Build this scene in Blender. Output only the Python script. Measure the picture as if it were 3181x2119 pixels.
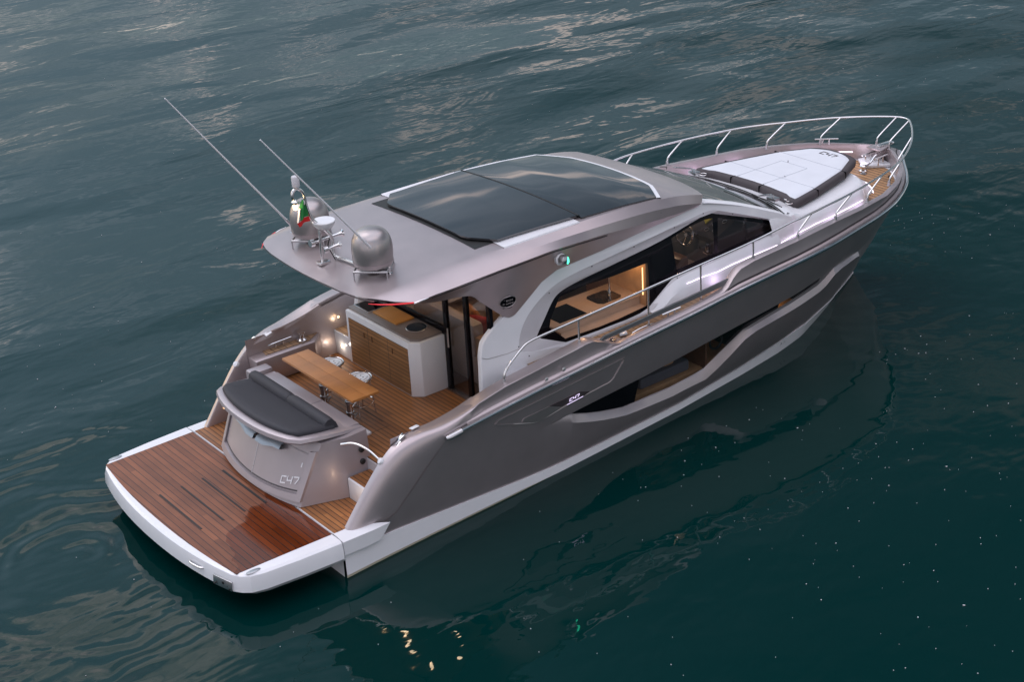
import bpy, bmesh, math, random
from mathutils import Vector, Matrix, geometry
random.seed(7)
for o in list(bpy.data.objects): bpy.data.objects.remove(o)
S = bpy.context.scene
COL = S.collection
R = math.radians

# ------------------------------------------------------------------ camera
cam = bpy.data.objects.new('camera', bpy.data.cameras.new('camera')); COL.objects.link(cam)
cr = Vector((0.78640033, -0.61541336, -0.05330034)); cu = Vector((0.30068925, 0.30599911, 0.9032998)); cf = Vector((0.53959291, 0.72638209, -0.42568598))
cam.matrix_world = Matrix(((cr.x, cu.x, -cf.x, -8.55487), (cr.y, cu.y, -cf.y, -17.48397), (cr.z, cu.z, -cf.z, 11.44710), (0, 0, 0, 1)))
cam.data.lens = 56.59; cam.data.sensor_width = 36; cam.data.clip_end = 4000
S.camera = cam

CX, CY = 1.9, 3.3   # where the cloud field lies
# ------------------------------------------------------------------ world: dusk sky with broken cloud
W = bpy.data.worlds.new('World'); S.world = W; W.use_nodes = True
nt = W.node_tree; nt.nodes.clear()
def wn(t, **k):
    n = nt.nodes.new(t)
    for a, b in k.items(): setattr(n, a, b)
    return n
out = wn('ShaderNodeOutputWorld'); bg = wn('ShaderNodeBackground')
sky = wn('ShaderNodeTexSky', sky_type='NISHITA', sun_disc=False, sun_elevation=R(10), sun_rotation=R(-10))
tc = wn('ShaderNodeTexCoord'); sep = wn('ShaderNodeSeparateXYZ')
nt.links.new(tc.outputs['Generated'], sep.inputs[0])
# project direction on a cloud deck: (x,y)/(z+.08)
add = wn('ShaderNodeMath', operation='ADD'); add.inputs[1].default_value = .10
mx = wn('ShaderNodeMath', operation='MAXIMUM'); mx.inputs[1].default_value = .02
nt.links.new(sep.outputs[2], mx.inputs[0]); nt.links.new(mx.outputs[0], add.inputs[0])
dv = [wn('ShaderNodeMath', operation='DIVIDE') for _ in range(2)]
cmb = wn('ShaderNodeCombineXYZ')
for i in range(2):
    nt.links.new(sep.outputs[i], dv[i].inputs[0]); nt.links.new(add.outputs[0], dv[i].inputs[1]); nt.links.new(dv[i].outputs[0], cmb.inputs[i])
noi = wn('ShaderNodeTexNoise'); noi.inputs['Scale'].default_value = 1.7; noi.inputs['Detail'].default_value = 6; noi.inputs['Roughness'].default_value = .55; noi.inputs['Distortion'].default_value = .6
cof = wn('ShaderNodeVectorMath', operation='ADD'); cof.inputs[1].default_value = (CX, CY, 0)
nt.links.new(cmb.outputs[0], cof.inputs[0]); nt.links.new(cof.outputs[0], noi.inputs['Vector'])
ramp = wn('ShaderNodeValToRGB')
e = ramp.color_ramp.elements
e[0].position = .44; e[0].color = (.40, .47, .53, 1)
e[1].position = .68; e[1].color = (3.1, 2.15, 1.75, 1)
m_ = ramp.color_ramp.elements.new(.555); m_.color = (.70, .71, .75, 1)
nt.links.new(noi.outputs[0], ramp.inputs[0])
# zenith brighter and bluish-lilac, low sky dimmer
zr_ = wn('ShaderNodeValToRGB'); z = zr_.color_ramp.elements
z[0].position = 0.0; z[0].color = (.36, .38, .40, 1); z[1].position = .97; z[1].color = (1.30, 1.36, 1.44, 1)
for p_, c_ in ((.10, (.38, .40, .42, 1)), (.28, (.36, .375, .39, 1)), (.44, (.33, .345, .36, 1)), (.62, (.24, .29, .30, 1)), (.76, (1.08, 1.10, 1.17, 1))):
    zm = z.new(p_); zm.color = c_
nt.links.new(mx.outputs[0], zr_.inputs[0])
# the afterglow side (port) is brighter than the side behind the camera
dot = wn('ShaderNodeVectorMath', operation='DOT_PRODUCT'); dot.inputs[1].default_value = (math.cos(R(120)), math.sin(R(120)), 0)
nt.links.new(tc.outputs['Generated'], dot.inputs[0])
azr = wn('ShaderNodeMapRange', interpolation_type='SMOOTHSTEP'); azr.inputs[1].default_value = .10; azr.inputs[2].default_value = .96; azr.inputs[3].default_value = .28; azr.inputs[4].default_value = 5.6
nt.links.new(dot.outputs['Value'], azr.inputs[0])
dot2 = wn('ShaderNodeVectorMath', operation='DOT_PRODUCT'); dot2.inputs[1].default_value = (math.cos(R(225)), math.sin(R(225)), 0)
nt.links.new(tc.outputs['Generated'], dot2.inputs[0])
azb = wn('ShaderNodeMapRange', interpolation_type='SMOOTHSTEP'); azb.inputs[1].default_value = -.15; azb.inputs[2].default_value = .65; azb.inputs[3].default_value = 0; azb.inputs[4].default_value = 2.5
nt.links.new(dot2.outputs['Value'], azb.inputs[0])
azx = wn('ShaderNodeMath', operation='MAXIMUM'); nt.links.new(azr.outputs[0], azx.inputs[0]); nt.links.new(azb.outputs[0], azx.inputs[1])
azm = wn('ShaderNodeMix', data_type='RGBA', blend_type='MULTIPLY'); azm.inputs[0].default_value = 1
zf = wn('ShaderNodeMapRange', interpolation_type='SMOOTHSTEP'); zf.inputs[1].default_value = .16; zf.inputs[2].default_value = .46; zf.inputs[3].default_value = 0; zf.inputs[4].default_value = 1
nt.links.new(mx.outputs[0], zf.inputs[0])
zt2 = wn('ShaderNodeMapRange', interpolation_type='SMOOTHSTEP'); zt2.inputs[1].default_value = .62; zt2.inputs[2].default_value = .74; zt2.inputs[3].default_value = 1; zt2.inputs[4].default_value = 0
nt.links.new(mx.outputs[0], zt2.inputs[0])
zff = wn('ShaderNodeMath', operation='MULTIPLY'); nt.links.new(zf.outputs[0], zff.inputs[0]); nt.links.new(zt2.outputs[0], zff.inputs[1])
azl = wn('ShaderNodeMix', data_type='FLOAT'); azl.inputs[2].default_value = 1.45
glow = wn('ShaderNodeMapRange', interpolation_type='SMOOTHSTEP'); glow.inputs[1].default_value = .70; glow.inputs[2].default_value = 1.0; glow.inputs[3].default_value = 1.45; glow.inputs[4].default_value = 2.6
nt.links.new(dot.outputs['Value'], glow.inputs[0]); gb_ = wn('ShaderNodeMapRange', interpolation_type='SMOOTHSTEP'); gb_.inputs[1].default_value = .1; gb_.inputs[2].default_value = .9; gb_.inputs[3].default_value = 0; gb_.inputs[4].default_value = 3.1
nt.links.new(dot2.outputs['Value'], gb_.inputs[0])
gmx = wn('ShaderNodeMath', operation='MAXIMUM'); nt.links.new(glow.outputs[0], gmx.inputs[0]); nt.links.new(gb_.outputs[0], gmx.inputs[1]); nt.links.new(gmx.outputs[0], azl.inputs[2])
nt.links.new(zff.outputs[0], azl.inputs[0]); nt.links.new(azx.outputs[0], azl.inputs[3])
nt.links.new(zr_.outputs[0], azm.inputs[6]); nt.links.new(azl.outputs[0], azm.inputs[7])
mul = wn('ShaderNodeMix', data_type='RGBA', blend_type='MULTIPLY'); mul.inputs[0].default_value = 1
hz = wn('ShaderNodeMapRange', interpolation_type='SMOOTHSTEP'); hz.inputs[1].default_value = .60; hz.inputs[2].default_value = .80; hz.inputs[4].default_value = .75; nt.links.new(mx.outputs[0], hz.inputs[0])
soft = wn('ShaderNodeMix', data_type='RGBA'); soft.inputs[7].default_value = (.80, .80, .84, 1); nt.links.new(hz.outputs[0], soft.inputs[0]); nt.links.new(ramp.outputs[0], soft.inputs[6])
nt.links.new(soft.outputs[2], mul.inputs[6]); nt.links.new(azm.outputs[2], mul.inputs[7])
sk = wn('ShaderNodeMix', data_type='RGBA', blend_type='MULTIPLY'); sk.inputs[0].default_value = 1; sk.inputs[7].default_value = (.03, .03, .03, 1)
nt.links.new(sky.outputs[0], sk.inputs[6])
ad = wn('ShaderNodeMix', data_type='RGBA', blend_type='ADD'); ad.inputs[0].default_value = 1
tf0 = wn('ShaderNodeMapRange'); tf0.inputs[1].default_value = 0; tf0.inputs[2].default_value = 1.2; nt.links.new(azb.outputs[0], tf0.inputs[0])
tf1 = wn('ShaderNodeMapRange', interpolation_type='SMOOTHSTEP'); tf1.inputs[1].default_value = .60; tf1.inputs[2].default_value = .76; nt.links.new(mx.outputs[0], tf1.inputs[0])
tfm = wn('ShaderNodeMath', operation='MAXIMUM'); nt.links.new(tf0.outputs[0], tfm.inputs[0]); nt.links.new(tf1.outputs[0], tfm.inputs[1])
tint = wn('ShaderNodeMix', data_type='RGBA'); tint.inputs[6].default_value = (.85, .97, 1.06, 1); tint.inputs[7].default_value = (1.05, 1.0, 1.04, 1); nt.links.new(tfm.outputs[0], tint.inputs[0])
tm = wn('ShaderNodeMix', data_type='RGBA', blend_type='MULTIPLY'); tm.inputs[0].default_value = 1; nt.links.new(mul.outputs[2], tm.inputs[6]); nt.links.new(tint.outputs[2], tm.inputs[7])
nt.links.new(tm.outputs[2], ad.inputs[6]); nt.links.new(sk.outputs[2], ad.inputs[7])
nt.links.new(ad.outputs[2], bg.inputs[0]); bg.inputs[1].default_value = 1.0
nt.links.new(bg.outputs[0], out.inputs[0])

# soft, almost shadowless dusk sun
sl = bpy.data.lights.new('sun', 'SUN'); sl.energy = .5; sl.angle = R(40); sl.color = (1, .92, .93)
so = bpy.data.objects.new('sun', sl); COL.objects.link(so)
so.rotation_euler = Vector((-.25, .45, .85)).to_track_quat('Z', 'Y').to_euler(); so.location = (-20, -20, 25)

S.view_settings.view_transform = 'Standard'; S.view_settings.look = 'None'
S.view_settings.exposure = 0.0; S.view_settings.gamma = 1; S.view_settings.use_curve_mapping = False
S.cycles.max_bounces = 8; S.cycles.transparent_max_bounces = 12; S.cycles.caustics_reflective = False; S.cycles.caustics_refractive = False
S.cycles.sample_clamp_indirect = 4

# ------------------------------------------------------------------ materials
MAT = {}
def mat(name, col, rough=.5, metal=0., spec=.5, coat=0., emit=None, es=0., noise=0., nscale=30., bump=0., bscale=60., ior=None):
    m = bpy.data.materials.new(name); m.use_nodes = True; MAT[name] = m
    t = m.node_tree; b = t.nodes['Principled BSDF']
    b.inputs['Base Color'].default_value = (*col, 1); b.inputs['Roughness'].default_value = rough; b.inputs['Metallic'].default_value = metal
    b.inputs['Specular IOR Level'].default_value = spec
    if coat: b.inputs['Coat Weight'].default_value = coat; b.inputs['Coat Roughness'].default_value = .08
    if emit: b.inputs['Emission Color'].default_value = (*emit, 1); b.inputs['Emission Strength'].default_value = es
    if ior: b.inputs['IOR'].default_value = ior
    tcn = t.nodes.new('ShaderNodeTexCoord')
    if noise:
        n = t.nodes.new('ShaderNodeTexNoise'); n.inputs['Scale'].default_value = nscale; n.inputs['Detail'].default_value = 5
        t.links.new(tcn.outputs['Object'], n.inputs['Vector'])
        mp = t.nodes.new('ShaderNodeMapRange'); mp.inputs[1].default_value = .3; mp.inputs[2].default_value = .7
        mp.inputs[3].default_value = 1 - noise; mp.inputs[4].default_value = 1 + noise
        t.links.new(n.outputs[0], mp.inputs[0])
        x = t.nodes.new('ShaderNodeMix'); x.data_type = 'RGBA'; x.blend_type = 'MULTIPLY'; x.inputs[0].default_value = 1; x.inputs[6].default_value = (*col, 1)
        t.links.new(mp.outputs[0], x.inputs[7]); t.links.new(x.outputs[2], b.inputs['Base Color'])
        mr = t.nodes.new('ShaderNodeMapRange'); mr.inputs[3].default_value = max(0, rough - .04); mr.inputs[4].default_value = rough + .05
        t.links.new(n.outputs[0], mr.inputs[0]); t.links.new(mr.outputs[0], b.inputs['Roughness'])
    if bump:
        n = t.nodes.new('ShaderNodeTexNoise'); n.inputs['Scale'].default_value = bscale; n.inputs['Detail'].default_value = 3
        t.links.new(tcn.outputs['Object'], n.inputs['Vector'])
        bp = t.nodes.new('ShaderNodeBump'); bp.inputs['Strength'].default_value = bump; bp.inputs['Distance'].default_value = .01
        t.links.new(n.outputs[0], bp.inputs['Height']); t.links.new(bp.outputs[0], b.inputs['Normal'])
    return m
TAUPE = mat('taupe_paint', (.47, .41, .415), .36, .70, .5, .25, noise=.04, nscale=3)
GREIGE = mat('greige_paint', (.44, .39, .405), .38, .5, .5, .2, noise=.04, nscale=3)
WHITE = mat('white_gelcoat', (.80, .80, .82), .22, 0, .5, .3, noise=.02, nscale=4)
OFFW = mat('grey_white_gelcoat', (.60, .58, .60), .35, noise=.03, nscale=4)
CREAM = mat('cream_stripe', (.62, .56, .42), .4)
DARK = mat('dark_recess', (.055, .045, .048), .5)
BLACK = mat('black_gloss', (.003, .003, .005), .08, 0, .22)
RUBBER = mat('black_rubber', (.012, .012, .012), .5)
CHROME = mat('polished_steel', (.75, .74, .74), .13, 1.)
LATCH = mat('latch_grey', (.36, .40, .45), .35, .3)
GUNM = mat('gunmetal_bar', (.16, .17, .175), .35, .7)
STEEL = mat('brushed_steel', (.55, .55, .56), .28, 1., noise=.05, nscale=20)
SATIN = mat('satin_silver', (.42, .385, .38), .3, .75, noise=.03, nscale=6)
CUSH = mat('charcoal_cushion', (.035, .035, .042), .62, 0, .4, bump=.25, bscale=350, noise=.08, nscale=5)
CUSHG = mat('brown_grey_cushion', (.062, .052, .056), .65, 0, .4, bump=.25, bscale=350, noise=.08, nscale=5)
PADW = mat('pale_cushion', (.66, .68, .72), .6, 0, .3, bump=.15, bscale=400, noise=.03, nscale=3)
SEAM = mat('seam_thread', (.33, .36, .40), .7)
SUNROOF = mat('dark_sunroof_glass', (.012, .012, .015), .035, 0, .9, ior=1.75)
BEIGE = mat('beige_counter', (.62, .45, .32), .3, noise=.04, nscale=5)
SOFA = mat('beige_leather', (.50, .42, .36), .55, noise=.05, nscale=6)
BROWN = mat('brown_wood', (.13, .06, .03), .35, noise=.15, nscale=8)
OAK = mat('light_oak', (.50, .30, .15), .4, noise=.12, nscale=9)
REDC = mat('red_fabric', (.45, .01, .015), .7)
ORANGE = mat('tan_leather', (.45, .18, .05), .5)
GREYC = mat('grey_fabric', (.10, .10, .115), .8)
CTR = mat('taupe_stone', (.20, .165, .15), .3, noise=.06, nscale=25)
GREEN = mat('flag_green', (.02, .22, .05), .8)
FWHITE = mat('flag_white', (.75, .75, .75), .8)
FRED = mat('flag_red', (.62, .02, .02), .8)
YELLOW = mat('yellow_label', (.55, .50, .02), .6)
def emis(name, col, s):
    return mat(name, (.02, .02, .02), .4, emit=col, es=s)
LEDW = emis('led_white', (.95, .80, 1.0), 3.0)
LEDV = emis('letter_light', (.80, .68, 1.0), 1.6)
WARM = emis('warm_lamp', (1, .62, .30), 7)
WARMS = emis('warm_strip', (1, .62, .25), 4)
NAVG = emis('green_lamp', (.05, 1, .55), 5)
TAIL = emis('red_tail_lamp', (1, .03, .05), .8)

def glass_mat(name, tint, gloss=.03):
    m = bpy.data.materials.new(name); m.use_nodes = True; t = m.node_tree; t.nodes.clear()
    o = t.nodes.new('ShaderNodeOutputMaterial'); mixn = t.nodes.new('ShaderNodeMixShader')
    tr = t.nodes.new('ShaderNodeBsdfTransparent'); tr.inputs[0].default_value = (*tint, 1)
    g = t.nodes.new('ShaderNodeBsdfGlossy'); g.inputs['Roughness'].default_value = gloss; g.inputs[0].default_value = (.9, .9, .9, 1)
    ge = t.nodes.new('ShaderNodeNewGeometry'); dp = t.nodes.new('ShaderNodeVectorMath'); dp.operation = 'DOT_PRODUCT'
    t.links.new(ge.outputs['Normal'], dp.inputs[0]); t.links.new(ge.outputs['Incoming'], dp.inputs[1])
    ab = t.nodes.new('ShaderNodeMath'); ab.operation = 'ABSOLUTE'; t.links.new(dp.outputs['Value'], ab.inputs[0])
    om = t.nodes.new('ShaderNodeMath'); om.operation = 'SUBTRACT'; om.inputs[0].default_value = 1; t.links.new(ab.outputs[0], om.inputs[1])
    pw = t.nodes.new('ShaderNodeMath'); pw.operation = 'POWER'; pw.inputs[1].default_value = 5; t.links.new(om.outputs[0], pw.inputs[0])
    f = t.nodes.new('ShaderNodeMath'); f.operation = 'MULTIPLY_ADD'; f.inputs[1].default_value = .95; f.inputs[2].default_value = .05; t.links.new(pw.outputs[0], f.inputs[0])
    t.links.new(f.outputs[0], mixn.inputs[0]); t.links.new(tr.outputs[0], mixn.inputs[1]); t.links.new(g.outputs[0], mixn.inputs[2]); t.links.new(mixn.outputs[0], o.inputs[0])
    MAT[name] = m; return m
GLASS = glass_mat('clear_tinted_glass', (.80, .80, .82))
GLASSD = glass_mat('smoked_glass', (.50, .48, .48))
WSGL = glass_mat('windscreen_glass', (.20, .20, .21))

def wood_mat(name, c1, c2, width, axis='X', rough=.35, caulk=(.03, .02, .015), gap=.06, wet=False, spec=.5, ends=0, rot=0.):
    """laid planks: lines at constant X (or Y), colour varying from plank to plank, grain along them"""
    m = bpy.data.materials.new(name); m.use_nodes = True; MAT[name] = m; t = m.node_tree; b = t.nodes['Principled BSDF']
    N = t.nodes.new; L = t.links.new
    tcn = N('ShaderNodeTexCoord'); mpg = N('ShaderNodeMapping'); mpg.inputs['Rotation'].default_value = (0, 0, rot)
    L(tcn.outputs['Object'], mpg.inputs[0])
    sp = N('ShaderNodeSeparateXYZ'); L(mpg.outputs[0], sp.inputs[0])
    a, c = ('X', 'Y') if axis == 'X' else (('Y', 'X') if axis == 'Y' else ('Z', 'Y'))
    d = N('ShaderNodeMath'); d.operation = 'DIVIDE'; d.inputs[1].default_value = width; L(sp.outputs[a], d.inputs[0])
    fl = N('ShaderNodeMath'); fl.operation = 'FLOOR'; L(d.outputs[0], fl.inputs[0])
    fr = N('ShaderNodeMath'); fr.operation = 'FRACT'; L(d.outputs[0], fr.inputs[0])
    wn_ = N('ShaderNodeTexWhiteNoise'); wn_.noise_dimensions = '2D'
    cb = N('ShaderNodeCombineXYZ'); L(fl.outputs[0], cb.inputs[0])
    if ends:
        # planks of finite length, butts offset from row to row
        wo = N('ShaderNodeTexWhiteNoise'); wo.noise_dimensions = '1D'; L(fl.outputs[0], wo.inputs['W'])
        de = N('ShaderNodeMath'); de.operation = 'DIVIDE'; de.inputs[1].default_value = ends; L(sp.outputs[c], de.inputs[0])
        ae = N('ShaderNodeMath'); ae.operation = 'ADD'; L(de.outputs[0], ae.inputs[0]); L(wo.outputs[0], ae.inputs[1])
        fe = N('ShaderNodeMath'); fe.operation = 'FLOOR'; L(ae.outputs[0], fe.inputs[0]); L(fe.outputs[0], cb.inputs[1])
    L(cb.outputs[0], wn_.inputs['Vector'])
    mg = N('ShaderNodeMapping'); sc = [0, 0, 0]
    ai = 'XYZ'.index(a); ci = 'XYZ'.index(c)
    sc[ai] = 55; sc[ci] = 3; sc[3 - ai - ci] = 10
    mg.inputs['Scale'].default_value = sc; L(mpg.outputs[0], mg.inputs[0])
    g = N('ShaderNodeTexNoise'); g.inputs['Scale'].default_value = 1; g.inputs['Detail'].default_value = 6; g.inputs['Distortion'].default_value = .4; L(mg.outputs[0], g.inputs['Vector'])
    big = N('ShaderNodeTexNoise'); big.inputs['Scale'].default_value = 1.6; big.inputs['Detail'].default_value = 4; L(tcn.outputs['Object'], big.inputs['Vector'])
    s1 = N('ShaderNodeMath'); s1.operation = 'MULTIPLY_ADD'; s1.inputs[1].default_value = .55; L(wn_.outputs[0], s1.inputs[0])
    s2 = N('ShaderNodeMath'); s2.operation = 'MULTIPLY_ADD'; s2.inputs[1].default_value = .6; s2.inputs[2].default_value = -.08; L(g.outputs[0], s2.inputs[0])
    L(s2.outputs[0], s1.inputs[2])
    mix = N('ShaderNodeMix'); mix.data_type = 'RGBA'; mix.inputs[6].default_value = (*c1, 1); mix.inputs[7].default_value = (*c2, 1); L(s1.outputs[0], mix.inputs[0])
    lt = N('ShaderNodeMath'); lt.operation = 'LESS_THAN'; lt.inputs[1].default_value = gap; L(fr.outputs[0], lt.inputs[0])
    mk = N('ShaderNodeMix'); mk.data_type = 'RGBA'; mk.inputs[7].default_value = (*caulk, 1); L(mix.outputs[2], mk.inputs[6]); L(lt.outputs[0], mk.inputs[0])
    last = mk.outputs[2]
    if wet:
        # a wet patch with a drying edge: darker, redder and glossy
        wm = N('ShaderNodeMapping'); wm.inputs['Location'].default_value = (.0, .0, 0); L(tcn.outputs['Object'], wm.inputs[0])
        wsep = N('ShaderNodeSeparateXYZ'); L(wm.outputs[0], wsep.inputs[0])
        wno = N('ShaderNodeTexNoise'); wno.inputs['Scale'].default_value = 1.5; wno.inputs['Detail'].default_value = 2; L(tcn.outputs['Object'], wno.inputs['Vector'])
        # distance to the wet patch: toward +x and -y
        k = N('ShaderNodeMath'); k.operation = 'MULTIPLY_ADD'; k.inputs[1].default_value = -.55; k.inputs[2].default_value = -.02; L(wsep.outputs[1], k.inputs[0])
        k2 = N('ShaderNodeMath'); k2.operation = 'MULTIPLY_ADD'; k2.inputs[1].default_value = .62; L(wsep.outputs[0], k2.inputs[0]); L(k.outputs[0], k2.inputs[2])
        k3 = N('ShaderNodeMath'); k3.operation = 'MULTIPLY_ADD'; k3.inputs[1].default_value = .9; L(wno.outputs[0], k3.inputs[0]); L(k2.outputs[0], k3.inputs[2])
        wr = N('ShaderNodeMapRange'); wr.interpolation_type = 'SMOOTHSTEP'; wr.inputs[1].default_value = .46; wr.inputs[2].default_value = .53; L(k3.outputs[0], wr.inputs[0])
        wx = N('ShaderNodeMix'); wx.data_type = 'RGBA'; wx.blend_type = 'MULTIPLY'; wx.inputs[7].default_value = (.62, .40, .24, 1); L(wr.outputs[0], wx.inputs[0]); L(last, wx.inputs[6]); last = wx.outputs[2]
        rr = N('ShaderNodeMapRange'); rr.inputs[3].default_value = rough; rr.inputs[4].default_value = .12; L(wr.outputs[0], rr.inputs[0]); L(rr.outputs[0], b.inputs['Roughness'])
    else:
        rr = N('ShaderNodeMapRange'); rr.inputs[1].default_value = .3; rr.inputs[2].default_value = .7; rr.inputs[3].default_value = rough - .06; rr.inputs[4].default_value = rough + .08; L(big.outputs[0], rr.inputs[0]); L(rr.outputs[0], b.inputs['Roughness'])
    vb = N('ShaderNodeMapRange'); vb.inputs[1].default_value = .3; vb.inputs[2].default_value = .7; vb.inputs[3].default_value = .82; vb.inputs[4].default_value = 1.15; L(big.outputs[0], vb.inputs[0])
    vx = N('ShaderNodeMix'); vx.data_type = 'RGBA'; vx.blend_type = 'MULTIPLY'; vx.inputs[0].default_value = 1; L(last, vx.inputs[6]); L(vb.outputs[0], vx.inputs[7])
    L(vx.outputs[2], b.inputs['Base Color']); b.inputs['Specular IOR Level'].default_value = spec
    bp = N('ShaderNodeBump'); bp.inputs['Strength'].default_value = .35; bp.inputs['Distance'].default_value = .003; bp.invert = True
    L(lt.outputs[0], bp.inputs['Height']); L(bp.outputs[0], b.inputs['Normal'])
    return m
TEAKP = wood_mat('teak_platform', (.115, .034, .014), (.30, .105, .044), .088, 'X', .38, caulk=(.03, .012, .007), gap=.12, wet=True, ends=2.4)
TEAKC = wood_mat('teak_cockpit', (.19, .072, .022), (.37, .155, .050), .072, 'X', .40, caulk=(.035, .014, .007), gap=.17, ends=1.6)
TEAKS = wood_mat('teak_sidedeck', (.26, .155, .085), (.38, .24, .14), .105, 'X', .55, caulk=(.06, .04, .028), gap=.10)
TEAKB = wood_mat('teak_bowdeck', (.32, .17, .075), (.46, .255, .115), .095, 'X', .5, caulk=(.05, .03, .02), gap=.2)
TEAKF = wood_mat('teak_front', (.20, .095, .036), (.36, .18, .072), .062, 'Z', .45, caulk=(.05, .025, .012), gap=.15, ends=2.5)
TEAKT = wood_mat('teak_table', (.30, .115, .030), (.52, .22, .065), .50, 'Y', .33, caulk=(.24, .09, .02), gap=.004)

# ------------------------------------------------------------------ helpers
def V(p): return Vector(p)
def interp(x, xs, ys):
    if x <= xs[0]: return ys[0]
    for i in range(1, len(xs)):
        if x <= xs[i]:
            t = (x - xs[i-1]) / (xs[i] - xs[i-1]); return ys[i-1] + t * (ys[i] - ys[i-1])
    return ys[-1]
def smooth_pts(pts, n, closed=False):
    """Catmull-Rom resample"""
    P = [Vector(p) for p in pts]; out = []; m = len(P); segs = m if closed else m - 1
    for i in range(segs):
        p1, p2 = P[i], P[(i+1) % m]
        p0 = P[i-1] if (closed or i > 0) else p1 * 2 - p2
        p3 = P[(i+2) % m] if (closed or i + 2 < m) else p2 * 2 - p1
        for k in range(n):
            t = k / n
            out.append(.5 * ((2*p1) + (p2-p0)*t + (2*p0-5*p1+4*p2-p3)*t*t + (3*p1-p0-3*p2+p3)*t**3))
    if not closed: out.append(P[-1])
    return out
def resample(pts, n, closed=False):
    P = [Vector(p) for p in pts]
    if closed: P = P + [P[0]]
    d = [0]
    for i in range(1, len(P)): d.append(d[-1] + (P[i] - P[i-1]).length)
    out = []; cnt = n if closed else n - 1
    for k in range(n):
        s = d[-1] * k / cnt; i = 1
        while i < len(P) - 1 and d[i] < s: i += 1
        L = d[i] - d[i-1]; t = (s - d[i-1]) / L if L > 1e-9 else 0
        out.append(P[i-1].lerp(P[i], t))
    return out
TWIN = {}
class MB:
    """collects geometry, then links it as ONE mesh object"""
    def __init__(s): s.v = []; s.f = []
    def add(s, vs, fs):
        o = len(s.v); s.v += [tuple(v) for v in vs]; s.f += [tuple(i + o for i in f) for f in fs]; return s
    def loft(s, rows, closed=False, flip=False, caps=False):
        n = len(rows[0]); vs = [p for r in rows for p in r]; fs = []
        for j in range(len(rows) - 1):
            for i in range(n if closed else n - 1):
                a = j*n + i; b = j*n + (i+1) % n; c = (j+1)*n + (i+1) % n; d = (j+1)*n + i
                fs.append((a, d, c, b) if flip else (a, b, c, d))
        if caps:
            fs.append(tuple(range(n))[::-1] if not flip else tuple(range(n))); k = (len(rows)-1)*n
            fs.append(tuple(range(k, k+n)) if not flip else tuple(range(k, k+n))[::-1])
        return s.add(vs, fs)
    def box(s, a, b):
        (x0, y0, z0), (x1, y1, z1) = [[min(p, q) for p, q in zip(a, b)], [max(p, q) for p, q in zip(a, b)]]
        vs = [(x, y, z) for x in (x0, x1) for y in (y0, y1) for z in (z0, z1)]
        return s.add(vs, [(0, 1, 3, 2), (4, 6, 7, 5), (0, 4, 5, 1), (2, 3, 7, 6), (0, 2, 6, 4), (1, 5, 7, 3)])
    def tube(s, path, r, seg=8, closed=False, caps=True):
        P = [Vector(p) for p in path]; n = len(P); rows = []; up = None
        rs = r if isinstance(r, (list, tuple)) else [r] * n
        for i in range(n):
            a = P[(i-1) % n] if (closed or i > 0) else P[i]; b = P[(i+1) % n] if (closed or i < n-1) else P[i]
            t = (b - a).normalized()
            if up is None:
                up = Vector((0, 0, 1)) if abs(t.z) < .9 else Vector((1, 0, 0))
            up = (up - t * up.dot(t)); up.normalize(); w = t.cross(up)
            rows.append([P[i] + (up * math.cos(q) + w * math.sin(q)) * rs[i] for q in [2*math.pi*k/seg for k in range(seg)]])
        if closed: rows.append(rows[0])
        return s.loft(rows, closed=True, caps=caps and not closed)
    def cyl(s, p, q, r, seg=16, r2=None):
        return s.tube([p, q], [r, r if r2 is None else r2], seg)
    def lathe(s, prof, c, seg=32, axis=(0, 0, 1), caps=True):
        A = Vector(axis).normalized(); u = A.orthogonal().normalized(); w = A.cross(u); c = Vector(c)
        rows = [[c + A*h + (u*math.cos(2*math.pi*k/seg) + w*math.sin(2*math.pi*k/seg))*max(r, 1e-4) for k in range(seg)] for r, h in prof]
        return s.loft(rows, closed=True, caps=caps)
    def prism(s, poly, vec):
        """polygon (3D points) extruded along vec"""
        P = [Vector(p) for p in poly]; v = Vector(vec); n = len(P)
        tri = geometry.tessellate_polygon([P]); vs = P + [p + v for p in P]; fs = []
        for t in tri: fs.append(t); fs.append(tuple(i + n for i in t[::-1]))
        for i in range(n): j = (i+1) % n; fs.append((i, i + n, j + n, j))
        return s.add(vs, fs)
    def fill(s, loops, off=None, thick=0.):
        """polygon with holes; thick>0 gives it a back along 'off'"""
        L = [[Vector(p) for p in l] for l in loops]; P = [p for l in L for p in l]
        tri = [tuple(t) for t in geometry.tessellate_polygon(L)]
        n = len(P)
        if not thick: return s.add(P, tri)
        v = Vector(off) * thick; vs = P + [p + v for p in P]; fs = list(tri) + [tuple(i + n for i in t[::-1]) for t in tri]; k = 0
        for l in L:
            m = len(l)
            for i in range(m): j = (i+1) % m; fs.append((k+i, k+j, k+j+n, k+i+n))
            k += m
        return s.add(vs, fs)
    def mirror(s):
        n = len(s.v); s.v += [(x, -y, z) for x, y, z in s.v]; s.f += [tuple(i + n for i in f[::-1]) for f in s.f]; return s
    def pair(s): s.two = True; return s
    def build(s, name, material, parent=None, ang=35, bevel=0., seg=2, origin=None):
        if getattr(s, 'two', False):   # one object each for starboard and port
            s.two = False; o = s.build(name, material, parent, ang, bevel, seg, origin)
            q = MB(); q.v = [(x, -y, z) for x, y, z in s.v]; q.f = [tuple(f[::-1]) for f in s.f]
            TWIN[o.name] = q.build(name, material, TWIN.get(parent.name, parent) if parent is not None else None, ang, bevel, seg, origin)
            return o
        me = bpy.data.meshes.new(name); bm = bmesh.new()
        vs = [bm.verts.new(v) for v in s.v]
        for f in s.f:
            try:
                if len(set(f)) >= 3: bm.faces.new([vs[i] for i in dict.fromkeys(f)])
            except ValueError: pass
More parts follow.
